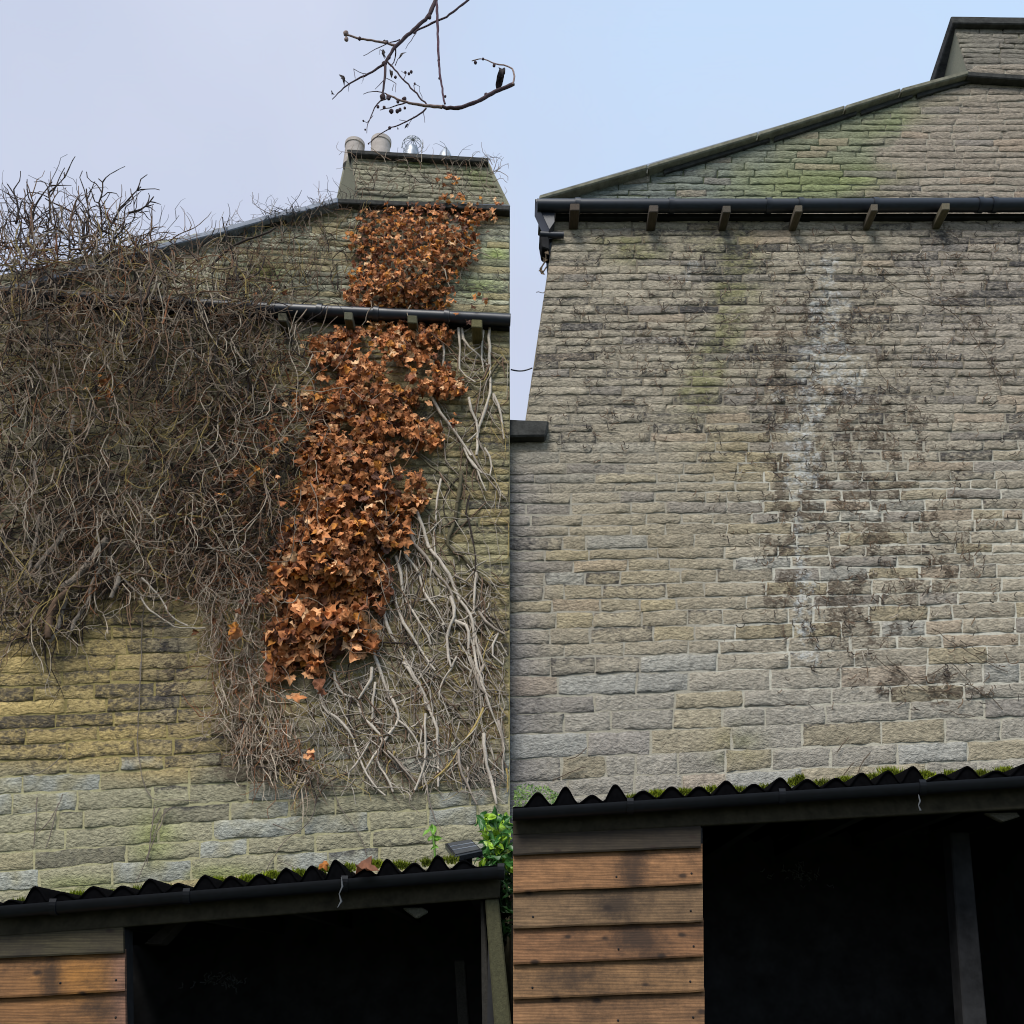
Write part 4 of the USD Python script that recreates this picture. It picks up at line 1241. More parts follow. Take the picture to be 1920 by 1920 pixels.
for k in range(2700):
    x, y = inside(region)
    depth = 0.5 * math.exp(-((x - 200) / 280) ** 2 - ((y - 600) / 260) ** 2) + 0.10 + 0.12 * math.exp(-((y - 550) / 90) ** 2)
    pal = rg.choice(6, p=[.16, .26, .24, .20, .07, .07]) if x < 380 or y < 700 else rg.choice(6, p=[.10, .18, .28, .14, .08, .22])
    o = depth * rg.random()
    if y < 760:
        ang, cv = rg.uniform(-180, 180), 12
    else:
        ang, cv = (rg.normal(130, 40) if x < 250 else rg.normal(10, 60)), 11
    twig(x, y, ang, rg.uniform(30, 120), cv * .5, rg.choice([0.75, 1.1, 1.7], p=[.45, .35, .2]), o, o + rg.normal(0, 0.06), PALS[pal if rg.random() < .42 + o * 1.5 else 3] * (1.0 if y < 740 else 1.18), kids=rg.integers(0, 3))  # twigs close to the wall mostly dark: shade of the voids painted in
for k in range(300):      # hanging arcs in front
    x, y = inside(region)
    twig(x, y, rg.choice([60, 120]) + rg.normal(0, 35), rg.uniform(60, 170), 9, rg.uniform(0.7, 1.4), 0.25, 0.4, PALS[rg.choice([0, 1, 4, 2], p=[.3, .35, .1, .25])], kids=2)
for k in range(260):      # mound over the roof edge and gutter
    x = rg.uniform(-20, 470)
    y = rg.uniform(np.interp(x, [0, 250, 470], [420, 430, 500]), 620)
    twig(x, y, rg.uniform(-180, 180), rg.uniform(30, 110), 9, rg.choice([0.8, 1.2, 1.8]), 0.16 + 0.15 * rg.random(), 0.2 + 0.2 * rg.random(), PALS[rg.choice(6, p=[.1, .25, .33, .2, .04, .08])], kids=rg.integers(1, 3))
for k in range(95):      # upright spiky shoots above the roof
    x, y = rg.uniform(-10, 270), rg.uniform(420, 500)
    top = np.interp(x, [0, 60, 130, 200, 250, 290], [360, 335, 330, 335, 360, 430])
    ln = min(rg.uniform(25, 150), (y - top))
    if ln < 14:
        continue
    twig(x, y, -90 + rg.normal(0, 38), ln, 5, rg.uniform(0.8, 1.7), 0.15 * rg.random() + .05, 0.2, [DARK, BROWN, srgb(84, 70, 64)][rg.integers(0, 3)], kids=rg.integers(2, 5))
for p0 in [(150, 470, -105, 120), (155, 450, -80, 120), (60, 440, -95, 110), (120, 440, -125, 140), (190, 440, -85, 110), (205, 430, -60, 100), (240, 400, -20, 60), (30, 420, -70, 80), (90, 460, -145, 120), (210, 470, -100, 110)]:
    twig(p0[0], p0[1], p0[2], p0[3], 5, 2.3, 0.15, 0.2, DARK, kids=6, sides=5)
for k in range(360):      # thin twigs over the gable
    x, y = inside(gable)
    twig(x, y, rg.normal(-75, 50), rg.uniform(25, 85), 12, rg.uniform(0.55, 1.0), 0.05, 0.07, PALS[rg.choice([1, 2, 3, 4], p=[.3, .3, .3, .1])], kids=1)
for k in range(46):       # curls above the roof line
    x = rg.uniform(480, 645)
    y = np.interp(x, [480, 640], [412, 376])
    twig(x, y + 4, -90 + rg.normal(0, 45), rg.uniform(8, 38), 22, 0.7, 0.09, 0.12, DARK, kids=1)
twig(510, 402, -125, 62, 9, 0.8, 0.1, 0.1, BROWN, kids=3)
for k in range(130):      # chimney face
    x = rg.uniform(660, 930)
    y = rg.uniform(300, 375)
    twig(x, y, rg.normal(-80, 45), rg.uniform(18, 55), 13, rg.uniform(0.5, 0.9), 0.0, 0.03, PALS[rg.choice([0, 1, 2, 3])], kids=1)
for k in range(520):      # brown mass at its lower edge
    x, y = rg.uniform(150, 520), rg.uniform(900, 1105)
    twig(x, y, rg.normal(150, 45), rg.uniform(30, 100), 9, rg.choice([0.6, 0.9, 1.4]), 0.03, 0.05 + 0.2 * rg.random(), PALS[rg.choice(6, p=[.14, .26, .28, .12, .05, .15])] * 1.15, kids=rg.integers(0, 3))
for k in range(560):      # fine curtain at the lower middle
    x, y = inside(lowl)
    twig(x, y, rg.normal(85, 32), rg.uniform(30, 100), 10, rg.choice([0.6, 0.9, 1.3]), 0.04, 0.05 + 0.1 * rg.random(), PALS[rg.choice(6, p=[.28, .32, .17, .06, .05, .12])] * 1.5, kids=rg.integers(0, 3))
for k in range(90):       # right part of the wall, thin runners
    x, y = rg.uniform(740, 950), rg.uniform(420, 1000)
    s = twig(x, y, rg.normal(30, 60), rg.uniform(25, 80), 10, 0.6, 0.03, 0.035, [DARK, BROWN, srgb(84, 78, 62)][rg.integers(0, 3)], kids=1)
thick = [
    (z4([(700, 880), (620, 980), (560, 1060), (450, 1180), (370, 1240)]), 6.5, 6.0, GREY), (z4([(740, 1010), (640, 1120), (590, 1200), (560, 1340), (480, 1450), (420, 1570)]), 3.4, 4.0, GREY),
    (z4([(480, 680), (400, 800), (340, 900), (260, 1000), (180, 1100)]), 5.5, 5.0, GREY), (z4([(500, 790), (380, 880), (300, 960), (220, 1060), (150, 1140)]), 4.0, 3.5, BROWN),
    (z4([(420, 1250), (330, 1330), (280, 1450), (270, 1600)]), 5.5, 6.0, BROWN), (z4([(400, 1310), (370, 1430), (320, 1570), (280, 1620)]), 4.0, 4.0, GREY),
    (z4([(200, 1380), (120, 1500), (60, 1530)]), 5.0, 5.0, BROWN), (z4([(780, 1130), (750, 1250), (720, 1310)]), 4.0, 4.0, GREY),
    (z4([(200, 700), (190, 850), (140, 1060), (130, 1140)]), 3.5, 3.0, GREY), (z4([(450, 0), (430, 120)]), 4.0, 4.5, PALE), (z4([(180, 330), (170, 480)]), 3.5, 3.5, GREY),
    (z4([(350, 1240), (520, 1230), (640, 1210), (760, 1150), (880, 1130), (960, 1150), (1140, 1170), (1240, 1120)]), 2.4, 1.6, BROWN),
    (z4([(780, 1130), (880, 1240), (960, 1300), (1080, 1300), (1180, 1220)]), 2.0, 1.4, GREY), (z4([(940, 1170), (1060, 1290), (1140, 1430), (1270, 1510)]), 2.0, 1.4, PALE),
    (z4([(940, 1300), (980, 1380), (1080, 1450), (1190, 1520), (1400, 1530)]), 1.8, 1.2, PALE), (z4([(1410, 1000), (1380, 1120), (1330, 1240), (1400, 1330)]), 2.6, 1.8, BROWN),
    (z4([(1010, 780), (1050, 740), (1180, 710), (1330, 720), (1470, 760)]), 2.0, 1.5, OCHRE), (z4([(1480, 740), (1640, 600), (1740, 500), (1900, 480)]), 2.2, 1.6, OCHRE),
    (z4([(620, 700), (620, 820), (650, 980), (620, 1060)]), 1.6, 1.2, PALE), (z4([(1400, 920), (1500, 970), (1660, 960), (1780, 1060), (1810, 1120)]), 1.8, 1.2, PALE),
    (z2([(1380, 1430), (1300, 1530), (1180, 1640), (1060, 1740)]), 2.6, 2.2, OCHRE), (z2([(1650, 1300), (1660, 1440), (1750, 1570), (1780, 1650), (1640, 1760), (1500, 1900)]), 2.6, 2.0, OCHRE),
    (z2([(1300, 1300), (1320, 1380), (1390, 1440), (1520, 1430)]), 2.0, 1.6, PALE), (z2([(900, 1150), (960, 1290), (1080, 1230), (1200, 1140)]), 2.0, 1.4, GREY),
    (z2([(440, 1120), (450, 1200), (450, 1290)]), 3.0, 2.6, PALE), (z2([(660, 990), (740, 1070), (860, 1120)]), 1.6, 1.2, PALE), (z2([(160, 980), (200, 1060), (300, 1020)]), 1.5, 1.2, PALE),
    (z2([(1450, 760), (1520, 680), (1640, 600), (1800, 540), (1910, 490)]), 2.2, 1.8, DARK), (z2([(1560, 850), (1640, 860), (1760, 830), (1830, 700)]), 1.8, 1.4, DARK),
]
for pts, r0, r1, col in thick:
    q = rough_line(rg, pts, 0.9, 12)
    m, a = stem_tube(q, r0, r1, YL, 0.10 + 0.08 * rg.random(), np.asarray(col), rg, sides=7, bumps=0.1)
    made.append((a + 900, m))
# hanging single runners and small dead sprays on the bare stones
for pts in (z4([(960, 1360), (945, 1500), (940, 1700), (935, 1900)]), [(263, 1240), (262, 1300), (258, 1380), (270, 1470), (290, 1500), (372, 1500)], z7([(330, 0), (360, 250), (400, 400), (480, 700), (540, 880), (600, 1040), (700, 1180), (760, 1280), (800, 1400)]),
            z7([(430, 960), (420, 1080), (340, 1200), (220, 1280), (120, 1420), (70, 1500)]), z7([(120, 1170), (260, 1220)]), z7([(160, 1430), (300, 1500)]),
            [(290, 1512), (285, 1550), (278, 1600), (262, 1640), (254, 1655)], [(312, 1516), (300, 1550), (284, 1585), (276, 1622)], [(322, 1514), (300, 1535), (288, 1570)], [(300, 1515), (282, 1545)],
            [(70, 1494), (66, 1540), (64, 1588)], [(118, 1488), (104, 1520), (72, 1562)], [(108, 1506), (98, 1550), (86, 1590)], [(116, 1416), (84, 1444), (40, 1456)]):
    q = rough_line(rg, pts, 0.6, 14)
    m, a = stem_tube(q, 1.1, 0.7, YL, 0.03, GREY * .8, rg, sides=4)
    made.append((a, m))
finish(tang, 'stem', 'twigs', made)

# ------------------------------------------------------------------ dead ivy leaves
LOBES = np.array([(0, -0.50), (0.20, -0.44), (0.47, -0.40), (0.41, -0.14), (0.60, 0.10), (0.33, 0.12), (0.24, 0.30), (0, 0.64), (-0.24, 0.30), (-0.33, 0.12), (-0.60, 0.10), (-0.41, -0.14), (-0.47, -0.40), (-0.20, -0.44)])


def leaf_mesh(rg, centre, size, normal, spin, col, curl=0.25, outline=LOBES, petiole=True):
    """One lobed leaf, folded along its midrib and curled at the tips."""
    m = MB()
    o = outline * (1 + rg.normal(0, 0.13, outline.shape)) * [rg.uniform(.75, 1.1), rg.uniform(.85, 1.1)]
    k = len(o)
    ring = np.vstack([[0, -0.1], o * 0.55, o])
    rr = np.hypot(ring[:, 0], ring[:, 1])
    fold, bend, roll = rg.normal(0.3, 0.3), rg.normal(curl * .7, 0.25), rg.normal(0, 0.35)
    zc = fold * np.abs(ring[:, 0]) - bend * rr ** 2 + roll * ring[:, 0] * ring[:, 1] + rg.normal(0, 0.11, len(ring)) * (rr > 0.2)
    n = np.asarray(normal, float)
    n /= np.linalg.norm(n)
    up = np.array([math.sin(spin), 0, -math.cos(spin)])       # the tip's way
    a = up - n * (up @ n)
    a /= max(np.linalg.norm(a), 1e-6)
    s = np.cross(a, n)
    w = np.asarray(centre) + size * (ring[:, :1] * s + ring[:, 1:] * a + zc[:, None] * n)
    f = []
    for i in range(k):
        j = (i + 1) % k
        f += [(0, 1 + i, 1 + j), (1 + i, 1 + k + i, 1 + k + j), (1 + i, 1 + k + j, 1 + j)]
    c = np.asarray(col) * (0.85 + 0.3 * rg.random((len(ring), 1)))
    c[1 + k:] *= 0.82
    m.add(w, f, c)
    if petiole:
        b0 = np.asarray(centre) + size * (-0.5 * a)
        tube(m, [b0, b0 - a * size * .35 + [0, .02, .01], b0 - a * size * .5 + [0, .06, .02]], size * 0.022, 3, srgb(120, 84, 54), cap=False)
    return m


def leaf_colour(rg, y):
    base = [srgb(176, 112, 66), srgb(150, 92, 54), srgb(198, 140, 94), srgb(120, 74, 50), srgb(186, 120, 52), srgb(214, 170, 126), srgb(92, 60, 46)]
    p = [.28, .22, .16, .12, .08, .06, .08] if y > 600 else [.22, .22, .12, .16, .12, .06, .10]
    return base[rg.choice(7, p=p)] * rg.uniform(0.55, 1.25) * np.array([1.40, 1.50, 1.58])


OVATE = np.array([(0, -0.46), (0.20, -0.46), (0.40, -0.34), (0.47, -0.12), (0.44, 0.08), (0.32, 0.24), (0.18, 0.42), (0, 0.62), (-0.18, 0.42), (-0.32, 0.24), (-0.44, 0.08), (-0.47, -0.12), (-0.40, -0.34), (-0.20, -0.46)])
patch = [
    (Polygon([(690, 400), (760, 382), (850, 384), (905, 392), (930, 404), (880, 420), (892, 450), (884, 480), (850, 510), (830, 560), (832, 582), (690, 578), (645, 560), (660, 520), (690, 480), (650, 455), (668, 430)]), 1350),
    (Polygon([(800, 318), (840, 318), (860, 345), (870, 375), (850, 390), (820, 380), (826, 350)]), 26),
    (Polygon([(640, 620), (720, 602), (770, 612), (840, 610), (838, 640), (800, 660), (820, 680), (870, 720), (862, 750), (800, 745), (770, 760), (775, 790), (815, 800), (820, 835), (775, 838), (760, 870), (800, 905), (790, 940), (760, 950), (755, 1000), (756, 1040), (720, 1050), (722, 1100), (690, 1110), (640, 1130), (600, 1130), (560, 1110), (520, 1110), (505, 1060), (530, 1000), (570, 960), (556, 920), (580, 880), (560, 840), (590, 790), (580, 740), (600, 700), (575, 680), (580, 640)]), 3700),
    (Polygon([(500, 1100), (600, 1120), (640, 1110), (720, 1110), (722, 1140), (690, 1170), (700, 1215), (670, 1240), (640, 1215), (610, 1220), (600, 1265), (585, 1265), (560, 1220), (545, 1280), (520, 1270), (498, 1210), (495, 1175), (540, 1160)]), 330),
    (Polygon([(560, 1120), (700, 1120), (690, 1150), (560, 1170)]), 18),
]
ivy = thing('dead_ivy', P(640, 1290, YL), 'sheet of dead orange brown ivy leaves hanging down the middle of the stone wall', 'ivy')
rg = np.random.default_rng(303)
made = []


def add_leaf(x, y, out, k=1.0, col=None):
    sz = np.interp(y, [330, 580, 640, 900, 1050, 1150, 1260], [10, 12.5, 13.5, 16.5, 20, 24, 29]) * rg.uniform(0.65, 1.25) * k
    nrm = np.array([rg.normal(0, 0.6), -1.0, rg.normal(0.2, 0.6)])
    shape = LOBES if rg.random() < 0.45 else OVATE
    c = P(x, y, YL - out)
    m = leaf_mesh(rg, c, sz / scale_at(y, YL - out), nrm, rg.normal(0, 0.75), leaf_colour(rg, y) if col is None else col, outline=shape)
    made.append((sz * (1 + out), m))


for poly, n in patch:
    x0, y0, x1, y1 = poly.bounds
    k = 0
    while k < n:
        x, y = rg.uniform(x0, x1), rg.uniform(y0, y1)
        if not contains_xy(poly, x, y):
            if not (poly.distance(Point(x, y)) < 12 and rg.random() < 0.25):
                continue
        if n > 2000 and pn([x], [y], 50, 61)[0] < 0.32 and rg.random() < 0.9:
            k += 0.5
            continue
        edge = min(poly.exterior.distance(Point(x, y)) / 60, 1)
        add_leaf(x, y, 0.04 + (0.06 + 0.20 * edge) * rg.random())
        k += 1
for cx, cy, s, n in [(200, 712, 16, 14), (208, 735, 12, 8), (545, 750, 18, 14), (520, 830, 20, 12), (470, 900, 26, 14), (440, 880, 20, 8), (440, 1188, 5, 3), (490, 1120, 8, 4), (845, 728, 18, 14), (850, 790, 10, 6), (840, 700, 16, 8), (530, 790, 22, 12), (560, 760, 14, 10), (600, 670, 14, 8),
                       (880, 562, 26, 12), (905, 395, 22, 12), (860, 525, 8, 4), (500, 545, 14, 4), (520, 850, 6, 3), (535, 945, 6, 3), (560, 1310, 5, 2), (582, 1414, 6, 3), (600, 1295, 6, 2)]:
    for k in range(n):
        add_leaf(cx + rg.normal(0, s), cy + rg.normal(0, s * .7), 0.06 + 0.25 * rg.random(), 0.85)
for k in range(900):      # shrivelled brown leaf litter caught in the tangle
    x, y = rg.normal(420, 95), rg.normal(860, 120)
    if x < 560:
        add_leaf(x, y, 0.04 + 0.2 * rg.random(), rg.uniform(0.3, 0.6), [srgb(96, 62, 44), srgb(74, 52, 42), srgb(120, 78, 50), srgb(60, 46, 40)][rg.integers(0, 4)])
for k in range(420):
    x, y = rg.uniform(0, 560), rg.uniform(520, 1050)
    add_leaf(x, y, 0.03 + 0.12 * rg.random(), rg.uniform(0.3, 0.6), [srgb(66, 54, 48), srgb(52, 44, 42), srgb(84, 64, 52)][rg.integers(0, 3)])
finish(ivy, 'leaf', 'small_leaves', made, mat=M_LEAF)
stems = MB()
for k in range(150):
    x, y = rg.uniform(500, 880), rg.uniform(420, 1260)
    if not any(contains_xy(p, x, y) for p, _ in patch):
        continue
    s, _ = wander(rg, x, y, rg.normal(80, 30), rg.uniform(40, 120), 8, 10)
    m, a = stem_tube(s, 1.2, 0.7, YL, 0.05 + 0.22 * rg.random(), PALS[rg.choice([0, 1, 2])], rg, sides=4)
    stems.join(m)
put(ivy, 'thin_stems', stems, M_STEM, kind='stuff')

# ------------------------------------------------------------------ traces of ivy roots left on the cleaned wall
rg = np.random.default_rng(404)
traces = MB()
mx, my = rg.uniform(1000, 1935, 9000), rg.uniform(420, 1330, 9000)
mm = np.clip(marksR(mx, my)[:, 0] - 0.22, 0, 1) * 1.3 * (0.3 + 1.4 * pn(mx, my, 22, 71, 2) ** 1.5)
for x, y, keep in zip(mx, my, rg.random(9000) < mm * 0.75):
    if not keep:
        continue
    s, _ = wander(rg, x, y, rg.uniform(0, 180), rg.uniform(5, 22), 30, 5)
    tube(traces, P(s[:, 0], s[:, 1], YR - 0.024), 0.0028 * rg.uniform(.6, 1.5), 3, [DARK, BROWN, srgb(84, 70, 58), srgb(110, 92, 74), PALE][rg.choice(5, p=[.3, .25, .25, .15, .05])], cap=False)
for pts in ([(1660, 520), (1690, 545), (1730, 560), (1790, 590), (1830, 640), (1860, 690), (1880, 740)], [(1620, 560), (1680, 530)], [(1640, 1230), (1680, 1260), (1720, 1270), (1770, 1250)], [(1780, 1240), (1810, 1270), (1850, 1310)], [(1660, 1230), (1700, 1265), (1740, 1300)],
            [(1100, 1402), (1080, 1418), (1062, 1424)], [(1100, 1436), (1060, 1452), (1036, 1466)], [(1600, 1430), (1580, 1455), (1572, 1475)], [(1630, 1412), (1612, 1440), (1600, 1462)], [(1590, 1380), (1570, 1410)], [(1700, 1290), (1800, 1300)], [(1800, 1200), (1870, 1240)],
            [(1750, 1180), (1830, 1230), (1890, 1260)], [(1640, 640), (1650, 700), (1700, 740)], [(1850, 1300), (1880, 1330)], [(1760, 1330), (1830, 1345)]):
    q = rough_line(rg, pts, 1.2, 10)
    tube(traces, P(q[:, 0], q[:, 1], YR - 0.024), 0.0030, 4, srgb(92, 80, 68))
put('/World', 'ivy_root_traces', traces, M_STEM, label='dark rootlets and broken ivy traces stuck on the bare right-hand wall', cat='ivy traces', kind='stuff')
wt = thing('wall_twig', P(1018, 500, YR), 'small dry twig sprouting from the corner of the bare wall', 'twig')
b = MB()
for pts in ([(1024, 478), (1022, 490), (1016, 500), (1014, 510)], [(1020, 492), (1013, 505)], [(1024, 500), (1017, 512)], [(1016, 500), (1012, 507)]):
    q = rough_line(rg, pts, 0.5, 4)
    tube(b, P(q[:, 0], q[:, 1], YR - 0.03), 0.006, 4, srgb(92, 80, 66))
put(wt, 'stem', b, M_STEM)
for x, y in ((1014, 508), (1017, 513), (1021, 488), (1026, 474)):
    put(wt, 'leaf', leaf_mesh(rg, P(x, y, YR - .05), 0.04, (0.2, -1, 0), rg.normal(0, 1), srgb(110, 92, 72), petiole=False), M_LEAF)
b = MB()
t = np.linspace(0, 1, 14)
tube(b, P(958 + 40 * t, 690 + 4 * np.sin(t * np.pi) + 3 * (1 - t), YR + .03), 0.006, 6)
put('/World', 'cable', b, M_PIPE, label='thin dark cable looping to the corner of the bare wall', cat='cable')

# ------------------------------------------------------------------ overhanging branch
YB = 3.2
rg = np.random.default_rng(505)
br = thing('tree_branch', P(968, 20, YB), 'bare twiggy tree branch hanging into the top of the sky', 'branch')


def z1(p): return [(560 + a * .21875, 20 + b_ * .21875) for a, b_ in p]


BR, BRP = srgb(70, 56, 60), srgb(132, 114, 108)
limbs = [
    (z1([(1280, -240), (1190, -120), (1110, 45), (1000, 150), (870, 270), (830, 310), (770, 400), (740, 450)]), 3.6, 2.6, BR),
    (z1([(740, 450), (600, 540), (430, 630), (290, 760)]), 2.2, 0.7, BR),
    (z1([(1560, -190), (1400, -50), (1270, 50), (1100, 130), (1000, 180), (985, 190)]), 2.0, 1.6, BR),
    (z1([(830, 300), (640, 255), (520, 240), (420, 205)]), 2.2, 1.7, BRP),
    (z1([(742, 450), (735, 600), (720, 740)]), 2.2, 1.7, BR),
    (z1([(755, 430), (900, 590), (1000, 700), (1100, 810)]), 1.5, 1.3, BR),
    (z1([(1842, 628), (1800, 648), (1760, 665), (1620, 730), (1500, 795), (1340, 835), (1230, 825)]), 3.6, 3.0, BR),
    (z1([(1230, 825), (1100, 815), (930, 785), (750, 715)]), 3.0, 1.4, BRP),
    (z1([(750, 715), (650, 690), (555, 715)]), 1.0, 0.5, BR),
    (z1([(1165, -260), (1190, 45), (1200, 420), (1225, 640), (1250, 800)]), 2.4, 1.7, srgb(84, 62, 72)),
    (z1([(1095, 840), (940, 945), (780, 1010), (600, 1140)]), 1.5, 0.6, BR),
    (z1([(700, 770), (620, 900), (580, 1050)]), 1.2, 0.5, BR),
    (z1([(870, 245), (700, 310), (555, 390)]), 1.1, 0.5, BR),
    (z1([(1010, 190), (960, 260), (920, 330)]), 0.7, 0.4, BR),
    (z1([(930, 785), (800, 825), (700, 850)]), 1.3, 0.6, BR),
    (z1([(1836, 632), (1846, 570), (1832, 500), (1760, 470), (1680, 455), (1580, 415), (1485, 432)]), 1.6, 0.8, BRP),
    (z1([(830, 310), (830, 400), (790, 480)]), 1.2, 0.8, BR), (z1([(600, 540), (520, 530), (470, 500), (485, 580)]), 0.7, 0.5, BR), (z1([(750, 580), (830, 640), (830, 700)]), 0.7, 0.4, BR),
    (z1([(730, 600), (650, 670)]), 0.7, 0.4, BR), (z1([(900, 590), (920, 550), (880, 515)]), 0.6, 0.4, BR), (z1([(1000, 690), (990, 630), (1030, 640), (1040, 700), (1060, 770)]), 0.6, 0.4, BR),
    (z1([(930, 950), (860, 935)]), 0.6, 0.4, BR), (z1([(980, 910), (930, 1000)]), 0.6, 0.4, BR), (z1([(1070, 860), (1080, 960)]), 0.6, 0.4, BR), (z1([(640, 900), (560, 960), (545, 940)]), 0.6, 0.4, BR),
    (z1([(700, 770), (780, 740)]), 1.4, 0.8, BR), (z1([(800, 680), (815, 630)]), 0.6, 0.4, BR), (z1([(740, 400), (700, 330), (690, 380)]), 0.7, 0.4, BR), (z1([(830, 470), (850, 420), (885, 380)]), 0.8, 0.5, BR),
    (z1([(430, 630), (390, 600), (370, 580)]), 0.8, 0.6, BR), (z1([(300, 720), (280, 690)]), 0.8, 0.6, BR), (z1([(560, 550), (540, 630)]), 0.6, 0.3, BR), (z1([(440, 630), (430, 690)]), 0.6, 0.3, BR),
]
for k, (pts, r0, r1, col) in enumerate(limbs):
    q = rough_line(rg, pts, 0.45 if r0 > 1.5 else 0.6, 7)
    m, a = stem_tube(q, r0 * 1.15, r1 * 1.15, YB, 0.06 * np.sin(np.linspace(0, 2, len(q)) + k) * (k > 11), col, rg, sides=7 if r0 > 1.2 else 5, bumps=0.05)
    put(br, 'limb' if r0 > 2.5 else 'twig', m, M_STEM)
NARROW = np.array([(0, -0.55), (0.12, -0.3), (0.17, 0.0), (0.13, 0.3), (0, 0.6), (-0.13, 0.3), (-0.17, 0.0), (-0.12, -0.3)])
for (x, y), size, spin in [(z1([(745, 262)])[0], 20, -0.6 + math.pi), (z1([(727, 360)])[0], 17, 0.2), (z1([(885, 372)])[0], 19, -0.7 + math.pi), (z1([(795, 520)])[0], 24, 0.1), (z1([(370, 578)])[0], 24, 0.5), (z1([(1725, 565)])[0], 44, 0.15), (z1([(1745, 540)])[0], 34, -0.2), (z1([(285, 700)])[0], 9, 0.6),
                          (z1([(925, 985)])[0], 12, -0.4), (z1([(850, 1010)])[0], 9, 0.0)]:
    m = leaf_mesh(rg, P(x, y, YB - .02), size / scale_at(y, YB), (rg.normal(0.5, 0.3), -1, rg.normal(0, .3)), spin, srgb(54, 46, 46), 0.5, NARROW, False)
    put(br, 'leaf', m, M_LEAF)
for (x, y), r in [(z1([(405, 195)])[0], 5.2), (z1([(408, 245)])[0], 4.2), (z1([(522, 240)])[0], 3.6), (z1([(735, 455)])[0], 5.0), (z1([(720, 740)])[0], 6.0), (z1([(770, 745)])[0], 4.5), (z1([(905, 760)])[0], 4.6), (z1([(850, 780)])[0], 3.2), (z1([(793, 862)])[0], 4.4), (z1([(845, 862)])[0], 3.8), (z1([(868, 850)])[0], 3.4),
                  (z1([(830, 570)])[0], 2.8), (z1([(915, 530)])[0], 2.6), (z1([(945, 540)])[0], 2.6), (z1([(965, 525)])[0], 3.0), (z1([(1515, 445)])[0], 3.2), (z1([(1605, 720)])[0], 3.6), (z1([(1256, 735)])[0], 2.4), (z1([(1120, 55)])[0], 4.2), (z1([(1200, 425)])[0], 2.8), (z1([(780, 1005)])[0], 3.0), (z1([(1205, 580)])[0], 2.2),
                  (z1([(775, 400)])[0], 3.4), (z1([(680, 825)])[0], 2.8), (z1([(910, 835)])[0], 2.6), (z1([(733, 830)])[0], 3.0), (z1([(995, 625)])[0], 2.0), (z1([(1580, 415)])[0], 2.4), (z1([(1675, 470)])[0], 3.0), (z1([(555, 945)])[0], 1.8), (z1([(570, 1020)])[0], 1.8), (z1([(600, 1140)])[0], 1.6)]:
    ball = trimesh.creation.icosphere(2, 1.0)
    v = np.asarray(ball.vertices)
    v = v * (1 + 0.35 * (noise(v * 1.8 + x, 3)[:, None] - 0.5)) * [0.85, 0.85, 1.15]
    put(br, 'bud', MB().add(P(x, y, YB) + v * r / scale_at(y, YB) * 1.1, ball.faces, BR if x > 660 else BRP), M_STEM)

# ------------------------------------------------------------------ plants, moss and lamp on the shed roofs
LAUREL = np.array([(0, -0.5), (0.10, -0.3), (0.19, -0.05), (0.17, 0.2), (0.08, 0.42), (0, 0.55), (-0.08, 0.42), (-0.17, 0.2), (-0.19, -0.05), (-0.10, -0.3)])
rg = np.random.default_rng(606)
laurel = thing('laurel_shrub', P(925, 1640, 5.2), 'bright green glossy laurel shoots at the right end of the left shed roof', 'shrub')
gm = []
for k in range(210):
    x = np.clip(rg.normal(928, 17), 885, 954)
    y = rg.uniform(1530, 1640)
    if x < 905 and y > 1560 and rg.random() < .75:
        continue
    Yp = rg.uniform(4.85, 5.45)
    new = rg.random() < (0.5 if y < 1590 else 0.25)
    col = (srgb(150, 190, 50) if new else srgb(60, 110, 48)) * rg.uniform(.8, 1.2)
    gm.append((rg.uniform(.8, 1.2), leaf_mesh(rg, P(x, y, Yp), rg.uniform(24, 38) / scale_at(y, Yp), (rg.normal(0, .5), -1, rg.normal(.5, .5)), rg.choice([math.pi, 0]) + rg.normal(0, 0.9), col, 0.15, LAUREL, False)))
for k in range(60):
    x, y, Yp = rg.uniform(936, 956), rg.uniform(1640, 1760), rg.uniform(4.9, 5.4)
    gm.append((0.7, leaf_mesh(rg, P(x, y, Yp), rg.uniform(18, 30) / scale_at(y, Yp), (rg.normal(0, .5), -1, rg.normal(.5, .5)), rg.normal(0, 1.2), srgb(52, 92, 46) * rg.uniform(.7, 1.2), 0.15, LAUREL, False)))
finish(laurel, 'leaf', 'leaves', gm, mat=M_GREEN)
b = MB()
for k in range(12):
    x = rg.uniform(912, 950)
    tube(b, P(np.array([x, x + rg.normal(0, 3), x + rg.normal(0, 6)]), np.array([1680, 1610, 1545 + 30 * rg.random()]), 5.15), 0.007, 5, srgb(88, 104, 52))
put(laurel, 'stem', b, M_STEM)
sprout = thing('green_sprout', P(815, 1605, 5.0), 'small fresh green sprout growing behind the shed roof beside the solar lamp', 'plant')
for x, y, sp, s in [(800, 1560, 1.9 + .6, 26), (812, 1556, 3.3, 26), (818, 1570, 4.4, 20), (806, 1572, 2.3, 18), (822, 1573, 4.7, 18), (812, 1590, 2.2, 16), (818, 1588, 4.0, 16)]:
    put(sprout, 'leaf', leaf_mesh(rg, P(x, y, 5.0), s / scale_at(y, 5.0), (rg.normal(0, .3), -1, .3), sp, srgb(120, 168, 60), 0.15, LAUREL, False), M_GREEN)
b = MB()
tube(b, P(np.array([816, 815, 811]), np.array([1625, 1595, 1562]), 5.0), 0.006, 5, srgb(96, 130, 60))
put(sprout, 'stem', b, M_STEM)
